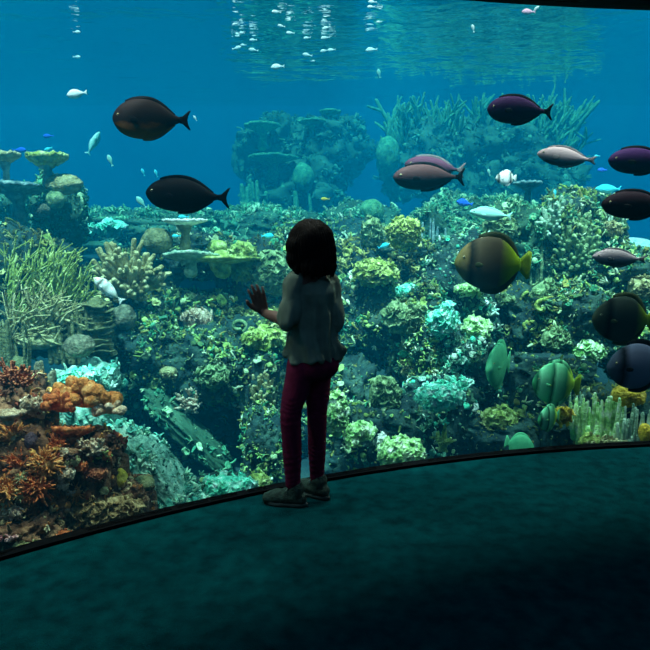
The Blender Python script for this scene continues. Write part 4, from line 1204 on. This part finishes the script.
skin = mat('skin', [(0.085, 0.045, 0.035), (0.12, 0.065, 0.05)], scale=12, rough=0.6, bump=0.05)
hairm = mat('dark_hair', [(0.0015, 0.001, 0.001), (0.004, 0.003, 0.003)], scale=20, rough=0.75, spec=0.1, bump=0.5, bscale=60, stretch=(1, 1, 0.12))
shirtm = mat('grey_cotton', [(0.085, 0.12, 0.095), (0.13, 0.18, 0.14)], scale=18, rough=0.95, bump=0.25, bscale=250, spec=0.1)
legm = mat('burgundy_leggings', [(0.07, 0.003, 0.02), (0.105, 0.006, 0.03)], scale=30, rough=0.9, bump=0.2, bscale=300, spec=0.15)
shoem = mat('grey_green_shoe_fabric', [(0.008, 0.020, 0.016), (0.025, 0.055, 0.042)], scale=60, rough=0.85, bump=0.4, bscale=200)
solem = mat('shoe_sole', [(0.03, 0.045, 0.04)], rough=0.7, bump=0.2)
lacem = mat('shoe_lace', [(0.08, 0.12, 0.10)], rough=0.8, bump=0.2)
lipm = mat('lips', [(0.25, 0.07, 0.06)], rough=0.5, bump=0)
eyew = mat('eyeball', [(0.7, 0.7, 0.68)], rough=0.2, bump=0)
irism = mat('iris', [(0.03, 0.015, 0.008)], rough=0.2, bump=0)

girl = bpy.data.objects.new('person', None); col.objects.link(girl); girl.location = (0, 0, 0)
G = P(300, 500, 2.72); girl.location = (G.x, 2.72, 0.0)
tag(girl, 'young girl in grey shirt and burgundy leggings standing with one hand on the tank glass', 'person')
OG = np.array(girl.location)
def Q(px, py, Y): return Vector(np.array(P(px, py, Y)) - OG)

neck = Q(311, 270, 2.68); chest = Q(311, 298, 2.685); waist = Q(313, 330, 2.69); hip = Q(314, 356, 2.70)
LS, RS_ = Q(295, 284, 2.63), Q(328, 284, 2.73)
LE, LW = Q(288, 321, 2.60), Q(264, 313, 2.705)
RE, RW = Q(336, 322, 2.70), Q(325, 322, 2.83)
LH, RH = Q(302, 364, 2.67), Q(318, 364, 2.73)
LK, RK = Q(291, 412, 2.65), Q(317, 414, 2.73)
LA, RA = Q(293, 484, 2.675), Q(317, 478, 2.755)
fwd = Vector((-.50, .86, 0)).normalized(); lft = Vector((-.86, -.50, 0)).normalized(); up = Vector((0, 0, 1))

def torso_ring(z_mid, half_w, half_d, seg=28, ph=0, amp=0):
    out = []
    for j in range(seg):
        a = j * 2 * math.pi / seg
        k = 1 + amp * math.sin(7 * a + ph) + amp * .6 * math.sin(4 * a + ph * 1.7)
        p = z_mid + lft * (math.cos(a) * half_w * k) + fwd * (math.sin(a) * half_d * k)
        out.append(tuple(p))
    return out
def loft(rings):
    n, seg = len(rings), len(rings[0]); V = np.array([p for r in rings for p in r]); q = []
    for i in range(n - 1):
        for j in range(seg):
            k = (j + 1) % seg; q.append((i * seg + j, i * seg + k, (i + 1) * seg + k, (i + 1) * seg + j))
    V = np.concatenate([V, [np.mean(rings[0], 0), np.mean(rings[-1], 0)]])
    t = [(len(V) - 2, (j + 1) % seg, j) for j in range(seg)] + [(len(V) - 1, (n - 1) * seg + j, (n - 1) * seg + (j + 1) % seg) for j in range(seg)]
    return V, [np.array(q), np.array(t)]

# --- body: one continuous skin
bd = MB()
headc = Q(309, 246, 2.675)
hf = (fwd * .9 + lft * .35).normalized()                      # the way she looks
hl = Vector((0, 0, 1)).cross(hf).normalized()
def H(f, l, u): return tuple(headc + hf * f + hl * l + up * u)
bd.add(*ball(H(-.008, 0, .004), (.068, .068, .074), 3))
bd.add(*ball(H(.028, 0, -.035), (.050, .050, .058), 3))
bd.add(*ball(H(.050, 0, -.078), (.020, .020, .016), 3))         # chin
bd.add(*limb([H(.074, 0, -.002), H(.086, 0, -.022), H(.078, 0, -.030)], [.007, .011, .008], 10))   # nose
for s in (1, -1):
    bd.add(*ball(H(.052, s * .032, -.030), (.018, .018, .016), 2))                      # cheeks
    bd.add(*limb([H(.0, s * .064, .004), H(-.006, s * .070, -.010), H(.002, s * .066, -.028)], [.008, .009, .006], 8))   # ears
bd.add(*limb([neck - up * .02, headc - up * .03 - hf * .02], [.033, .032], 16))
bd.add(*limb([neck - up * .012, chest, waist, hip], [.045, .075, .068, .072], 24, flat=.75))
bd.add(*limb([neck - up * .03, LS], [.04, .032])); bd.add(*limb([neck - up * .03, RS_], [.04, .032]))
bd.add(*limb([LS, (LS + LE) / 2, LE, (LE + LW) / 2, LW], [.034, .029, .023, .0235, .0165], 16))
bd.add(*limb([RS_, (RS_ + RE) / 2, RE, (RE + RW) / 2, RW], [.034, .029, .023, .0235, .0165], 16))
bd.add(*limb([hip, LH], [.06, .055])); bd.add(*limb([hip, RH], [.06, .055]))
bd.add(*limb([LH, (LH + LK) / 2, LK, (LK * .6 + LA * .4), LA, Vector((LA.x, LA.y, .05))], [.054, .046, .036, .034, .023, .026], 18))
bd.add(*limb([RH, (RH + RK) / 2, RK, (RK * .6 + RA * .4), RA, Vector((RA.x, RA.y, .05))], [.054, .046, .036, .034, .023, .026], 18))

def hand(wrist, arm_dir, finger_dir, palm_n, side, gap=None):
    """palm, four unequal fingers and a thumb, laid against a plane whose normal is palm_n"""
    f = Vector(finger_dir).normalized(); n = Vector(palm_n).normalized(); f = (f - n * f.dot(n)).normalized(); w = f.cross(n).normalized() * side
    b = wrist + f * .012
    bd.add(*limb([wrist - Vector(arm_dir).normalized() * .01, b], [.0165, .017], 12, flat=.8))
    # palm: slab made of overlapping metacarpal bars
    base = []
    for k, (off, ln) in enumerate([(-.0235, .048), (-.008, .052), (.0075, .050), (.022, .045)]):
        kn = b + f * ln + w * off; base.append(kn)
        bd.add(*limb([b + w * off * .5, kn], [.0115, .0085], 10))
    for k, (spread, L, r_) in enumerate([(-.10, .050, .0068), (-.01, .057, .0070), (.07, .053, .0068), (.17, .042, .0062)]):
        d = (f + w * spread).normalized(); kn = base[k]
        p1 = kn + d * L * .42 - n * .003; p2 = kn + d * L * .75 - n * .001; p3 = kn + d * L + n * .003
        bd.add(*limb([kn - d * .008, p1, p2, p3], [r_ * 1.08, r_, r_ * .93, r_ * .8], 10, n=3))
    tb = b + f * .010 - w * .018
    bd.add(*limb([tb, tb + f * .018 - w * .018, tb + f * .036 - w * .028, tb + f * .050 - w * .030], [.0115, .0095, .0082, .0068], 10, n=3))

def glass_normal(p):
    x, y = p.x + OG[0], p.y + OG[1]
    return Vector((x - GX, y - GY, 0)).normalized()
# raised hand flat on the glass; thumb on the side towards her body
gn = glass_normal(LW)
palm_c = Q(256, 301, 2.755)
hand(LW, (LW - LE), (Q(247, 286, 2.775) - LW), gn, -1)
gn2 = glass_normal(RW)
hand(RW, (RW - RE), Vector((-.1, .25, 1)), gn2, 1)
body = remesh(bd, 'body', 0.0032, skin, girl, smooth=3)

# --- leggings
lg = MB()
lg.add(*limb([hip + up * .03, hip], [.074, .074], 24, flat=.82))
lg.add(*limb([hip, LH], [.068, .060])); lg.add(*limb([hip, RH], [.068, .060]))
lg.add(*limb([LH, (LH + LK) / 2, LK, (LK * .55 + LA * .45), LA], [.059, .052, .043, .040, .031], 22))
lg.add(*limb([RH, (RH + RK) / 2, RK, (RK * .55 + RA * .45), RA], [.059, .052, .041, .038, .030], 22))
lg.add(*ball(hip - fwd * .035 - up * .03 + lft * .02, (.062, .062, .062))); lg.add(*ball(hip - fwd * .03 - up * .03 - lft * .03, (.060, .060, .060)))
def legdisp(c, n):
    k = .0007 * math.sin(c[2] * 260 + 5 * noise.noise(Vector(c) * 18)) * (1 if c[2] < .25 or abs(c[2] - .42) < .06 else .3)
    return (n[0] * k, n[1] * k, n[2] * k * .3)
remesh(lg, 'leggings', 0.004, legm, girl, smooth=5, disp=legdisp)

# --- loose shirt with sleeves to the elbow
sh = MB()
top = neck - up * .010
rings = [torso_ring(top, .036, .036), torso_ring(top - up * .018, .066, .044), torso_ring((LS + RS_) / 2 + up * .008, .100, .060), torso_ring((LS + RS_) / 2 - up * .03, .104, .074),
         torso_ring(chest - up * .03, .100, .078, ph=1, amp=.02), torso_ring(waist + up * .02, .097, .080, ph=2, amp=.03),
         torso_ring(waist - up * .03, .100, .086, ph=2.6, amp=.045), torso_ring(hip + up * .03, .108, .095, ph=3.0, amp=.06), torso_ring(hip - up * .005, .112, .100, ph=3.4, amp=.08)]
# the hem hangs lower and sticks out at her right side
V, f = loft(rings)
V[len(rings) * 28 - 28:len(rings) * 28, 2] += np.array([.012 * math.sin(j * .9) for j in range(28)])
sh.add(V, f)
sh.add(*limb([hip - lft * .055 - fwd * .055 + up * .06, hip - lft * .088 - fwd * .06 + up * .03, hip - lft * .092 - fwd * .055 - up * .008], [.022, .026, .016], 12))
for S0, E0, W0 in ((LS, LE, LW), (RS_, RE, RW)):
    e2 = E0 + (W0 - E0) * .22
    sh.add(*limb([S0 + (neck - S0) * .35 - up * .008, S0, (S0 + E0) / 2, E0, e2], [.036, .042, .041, .037, .030], 20))
def shdisp(c, n):
    v = Vector((c[0] * 16, c[1] * 16, c[2] * 5.5))
    k = .013 * noise.noise(v + Vector((3, 1, 2))) + .0035 * noise.noise(Vector((c[0] * 40, c[1] * 40, c[2] * 16)))
    k += .006 * math.sin((c[0] * .8 + c[1] * .3) * 140 + c[2] * 14 + 4 * noise.noise(Vector(c) * 7)) * max(0, min(1, (.93 - c[2]) * 8))
    return (n[0] * k, n[1] * k, n[2] * k)
remesh(sh, 'shirt', 0.004, shirtm, girl, smooth=4, disp=shdisp)

# --- bobbed hair
hr = MB()
def HB(px, py, Y): return Q(px, py, Y)
hr.add(*ball(HB(311, 244, 2.68), (.092, .088, .096), 4))
hr.add(*ball(HB(306, 249, 2.67), (.076, .078, .092), 4))
hr.add(*ball(HB(314, 251, 2.675), (.084, .080, .096), 4))
hr.add(*ball(HB(318, 258, 2.66), (.070, .062, .070), 4))
hr.add(*ball(HB(295, 257, 2.66), (.034, .05, .050), 3)); hr.add(*ball(HB(297, 246, 2.66), (.036, .06, .050), 3))
hr.add(*ball(HB(325, 262, 2.67), (.040, .05, .052), 3))
def hairdisp(c, n):
    k = .0022 * math.sin(math.atan2(c[1] - headc.y, c[0] - headc.x) * 46 + 5 * noise.noise(Vector(c) * 9)) + .005 * noise.noise(Vector(c) * 20)
    return (n[0] * k, n[1] * k, n[2] * k)
hair = remesh(hr, 'hair', 0.004, hairm, girl, smooth=3, disp=hairdisp)
# cut the hair away from the face
me = hair.data; co = np.empty(len(me.vertices) * 3, np.float32); me.vertices.foreach_get('co', co); co = co.reshape(-1, 3)
for i in range(len(co)):
    d = Vector(co[i].tolist()) - headc; a, b_, u_ = d.dot(hf), d.dot(hl), d.z
    if a > .03 and abs(b_) < .062 and u_ < .045:
        push = min(1, (a - .03) / .02) * min(1, (.062 - abs(b_)) / .012) * min(1, (.045 - u_) / .012)
        co[i] -= np.array(hf * (a - .035) * push, dtype=np.float32)
me.vertices.foreach_set('co', co.ravel()); me.update()
# locks at the ragged ends of the bob
lk = MB(); r = random.Random(5)
for i in range(60):
    a = r.uniform(0, 6.28); dx, dy = math.cos(a), math.sin(a)
    if Vector((dx, dy, 0)).dot(hf) > .55: continue
    p0 = HB(313, 262, 2.668) + Vector((dx * .074, dy * .066, .01)); L = r.uniform(.018, .036)
    p2 = p0 + Vector((dx * .004, dy * .004, -.03 - L)); lk.add(*tube([tuple(p0), tuple((p0 + p2) / 2 + Vector((dx * .008, dy * .008, 0))), tuple(p2)], [.012, .010, .003], 6))
lk.build('hair_ends', hairm, girl)
# face
for s in (1, -1):
    V, f_ = ball(H(.066, s * .027, .0), .0105, 3); e = MB().add(V, f_).build('eye', eyew, girl)
    V, f_ = ball(H(.0745, s * .027, .0), .0048, 2); MB().add(V, f_).build('iris', irism, e)
    MB().add(*limb([H(.066, s * .040, .016), H(.073, s * .027, .020), H(.073, s * .014, .017)], [.002, .003, .002], 6)).build('eyebrow', hairm, girl)
MB().add(*limb([H(.066, .018, -.052), H(.075, 0, -.050), H(.066, -.018, -.052)], [.003, .005, .003], 8)).build('mouth', lipm, girl)

# --- shoes
def shoe(ankle, toe_dir, Lh, idx):
    t = Vector(toe_dir).normalized(); w = Vector((-t.y, t.x, 0))
    a = Vector((ankle.x, ankle.y, 0)); hb = a - t * .045
    mb = MB()
    def S(l, s_, u): return tuple(hb + t * l + w * s_ + up * u)
    mb.add(*limb([S(.012, 0, .034), S(.06, 0, .036), S(.11, .002, .032), S(Lh - .03, .004, .024)], [.028, .032, .033, .026], 16, n=5))
    mb.add(*limb([S(.03, 0, .04), S(.034, 0, .078)], [.031, .034], 16))
    mb.add(*limb([S(.05, 0, .06), S(.085, 0, .048)], [.026, .022], 12))
    def sd(c, n):
        k = .0015 * noise.noise(Vector(c) * 60)
        z = c[2]; 
        return (n[0] * k, n[1] * k, max(n[2] * k, .008 - z))
    up_ = remesh(mb, 'shoe', 0.0035, shoem, girl, smooth=3, disp=sd)
    sb = MB(); outline = []
    n = 40
    for j in range(n):
        an = j * 2 * math.pi / n; l = Lh / 2 + math.cos(an) * (Lh / 2 + .004); ww = .035 * (1 + .12 * math.cos(an)) * (1 - .22 * math.exp(-((l - Lh * .42) / .03) ** 2))
        outline.append((l, math.sin(an) * ww))
    V = [S(l - .014, s_, 0.0) for l, s_ in outline] + [S(l - .014, s_ * 1.02, .010) for l, s_ in outline] + [S(l - .014, s_ * .94, .017) for l, s_ in outline] + [S(Lh / 2, 0, 0.0), S(Lh / 2, 0, .017)]
    q = []; tr = []
    for k in range(2):
        for j in range(n): q.append((k * n + j, k * n + (j + 1) % n, (k + 1) * n + (j + 1) % n, (k + 1) * n + j))
    for j in range(n): tr += [(3 * n, (j + 1) % n, j), (3 * n + 1, 2 * n + j, 2 * n + (j + 1) % n)]
    sb.add(V, [np.array(q), np.array(tr)]); sb.build('sole', solem, up_)
    lb = MB()
    for k in range(4):
        lb.add(*tube([S(.072 + k * .014, -.020, .058 - k * .006), S(.076 + k * .014, 0, .070 - k * .006), S(.072 + k * .014, .020, .058 - k * .006)], [.0028] * 3, 6))
    lb.add(*tube([S(.07, 0, .074), S(.062, .02, .082), S(.07, .03, .07)], [.0025] * 3, 6)); lb.add(*tube([S(.07, 0, .074), S(.062, -.02, .082), S(.07, -.03, .07)], [.0025] * 3, 6))
    lb.build('laces', lacem, up_)
shoe(LA, (-.95, .20, 0), .180, 0)
shoe(RA, (-.60, .42, 0), .172, 1)
# ------------------------------------------------------------------ lights
def lamp(name, kind, loc, energy, color, rot=None, **kw):
    l = bpy.data.lights.new(name, kind); l.energy = energy; l.color = color
    for k, v in kw.items(): setattr(l, k, v)
    o = bpy.data.objects.new(name, l); col.objects.link(o); o.location = loc
    if rot: o.rotation_euler = rot
    return o
# daylight through the open top of the tank, steep, coming slightly from the visitors' side
lamp('daylight', 'SUN', (0, 5, 8), SUN_E, (1.0, 0.97, 0.86), (math.radians(20), math.radians(-6), 0), angle=math.radians(1.2))
# row of lamps hung over the water just behind the window
for i, (x, k) in enumerate([(-1.9, .8), (-1.0, 1.5), (0.1, 1.0), (1.1, 1.1), (2.1, 1.1), (3.2, 1.1), (4.3, 1.0)]):
    d = Vector((x - GX, glass_y(x) - GY, 0)).normalized()
    c = Vector((GX, GY, 0)) + d * (GR + 0.46)
    o = lamp('tank_lamp', 'SPOT', (c.x, c.y, 2.88), LAMP_E * k, (1.0, 0.93, 0.78), None, spot_size=math.radians(130), spot_blend=0.35, shadow_soft_size=0.08)
    o.rotation_euler = Vector((d.x * .16, d.y * .16, -1)).to_track_quat('-Z', 'Y').to_euler()
o = lamp('reef_spotlight', 'SPOT', (0.28, 3.36, 2.85), SPOT_E, (1.0, 0.97, 0.85), None, spot_size=math.radians(34), spot_blend=0.7, shadow_soft_size=0.05)
o.rotation_euler = (P(392, 430, 3.75) - o.location).to_track_quat('-Z', 'Y').to_euler()
o = lamp('reef_spotlight', 'SPOT', (-1.25, 2.62, 2.85), SPOT_E * .45, (1.0, 0.74, 0.48), None, spot_size=math.radians(40), spot_blend=0.8, shadow_soft_size=0.05)  # added warm spot that brings out the orange of the near reef
o.rotation_euler = (P(60, 440, 3.0) - o.location).to_track_quat('-Z', 'Y').to_euler()
o = lamp('reef_spotlight', 'SPOT', (1.35, 3.5, 2.85), SPOT_E * .3, (1.0, 0.97, 0.85), None, spot_size=math.radians(30), spot_blend=0.8, shadow_soft_size=0.05)
o.rotation_euler = (P(605, 415, 3.8) - o.location).to_track_quat('-Z', 'Y').to_euler()
# dim unseen fill added under the hall ceiling to lift the carpet
lamp('hall_fill', 'AREA', (0.6, 0.2, 3.2), ROOM_E, (0.22, 0.55, 1.0), (0, 0, 0), shape='RECTANGLE', size=4.0, size_y=1.6)

lamp('hall_fill', 'AREA', (0.2, -2.6, 2.4), ROOM_E * .27, (0.30, 0.75, 0.95), (math.radians(70), 0, 0), shape='RECTANGLE', size=3.0, size_y=1.2)  # second fill, added behind the camera to brighten the girl's back
w = bpy.data.worlds.new('world'); sc.world = w; w.use_nodes = True
bg = w.node_tree.nodes['Background']; bg.inputs[0].default_value = (0.55, 0.85, 1.0, 1); bg.inputs[1].default_value = WORLD_E

cam = bpy.data.cameras.new('camera'); co = bpy.data.objects.new('camera', cam); col.objects.link(co)
co.location = (0, 0, CH); co.rotation_euler = (math.radians(90) - TH, 0, 0)
cam.sensor_fit = 'HORIZONTAL'; cam.sensor_width = 36; cam.lens = 36 * F / 650; cam.clip_end = 100
sc.camera = co
sc.view_settings.view_transform = 'Standard'; sc.view_settings.look = 'None'
sc.view_settings.gamma = 1; sc.view_settings.use_curve_mapping = False
sc.view_settings.exposure = EXPO
sc.cycles.max_bounces = 6; sc.cycles.volume_bounces = 2; sc.cycles.transparent_max_bounces = 12
sc.cycles.caustics_reflective = False
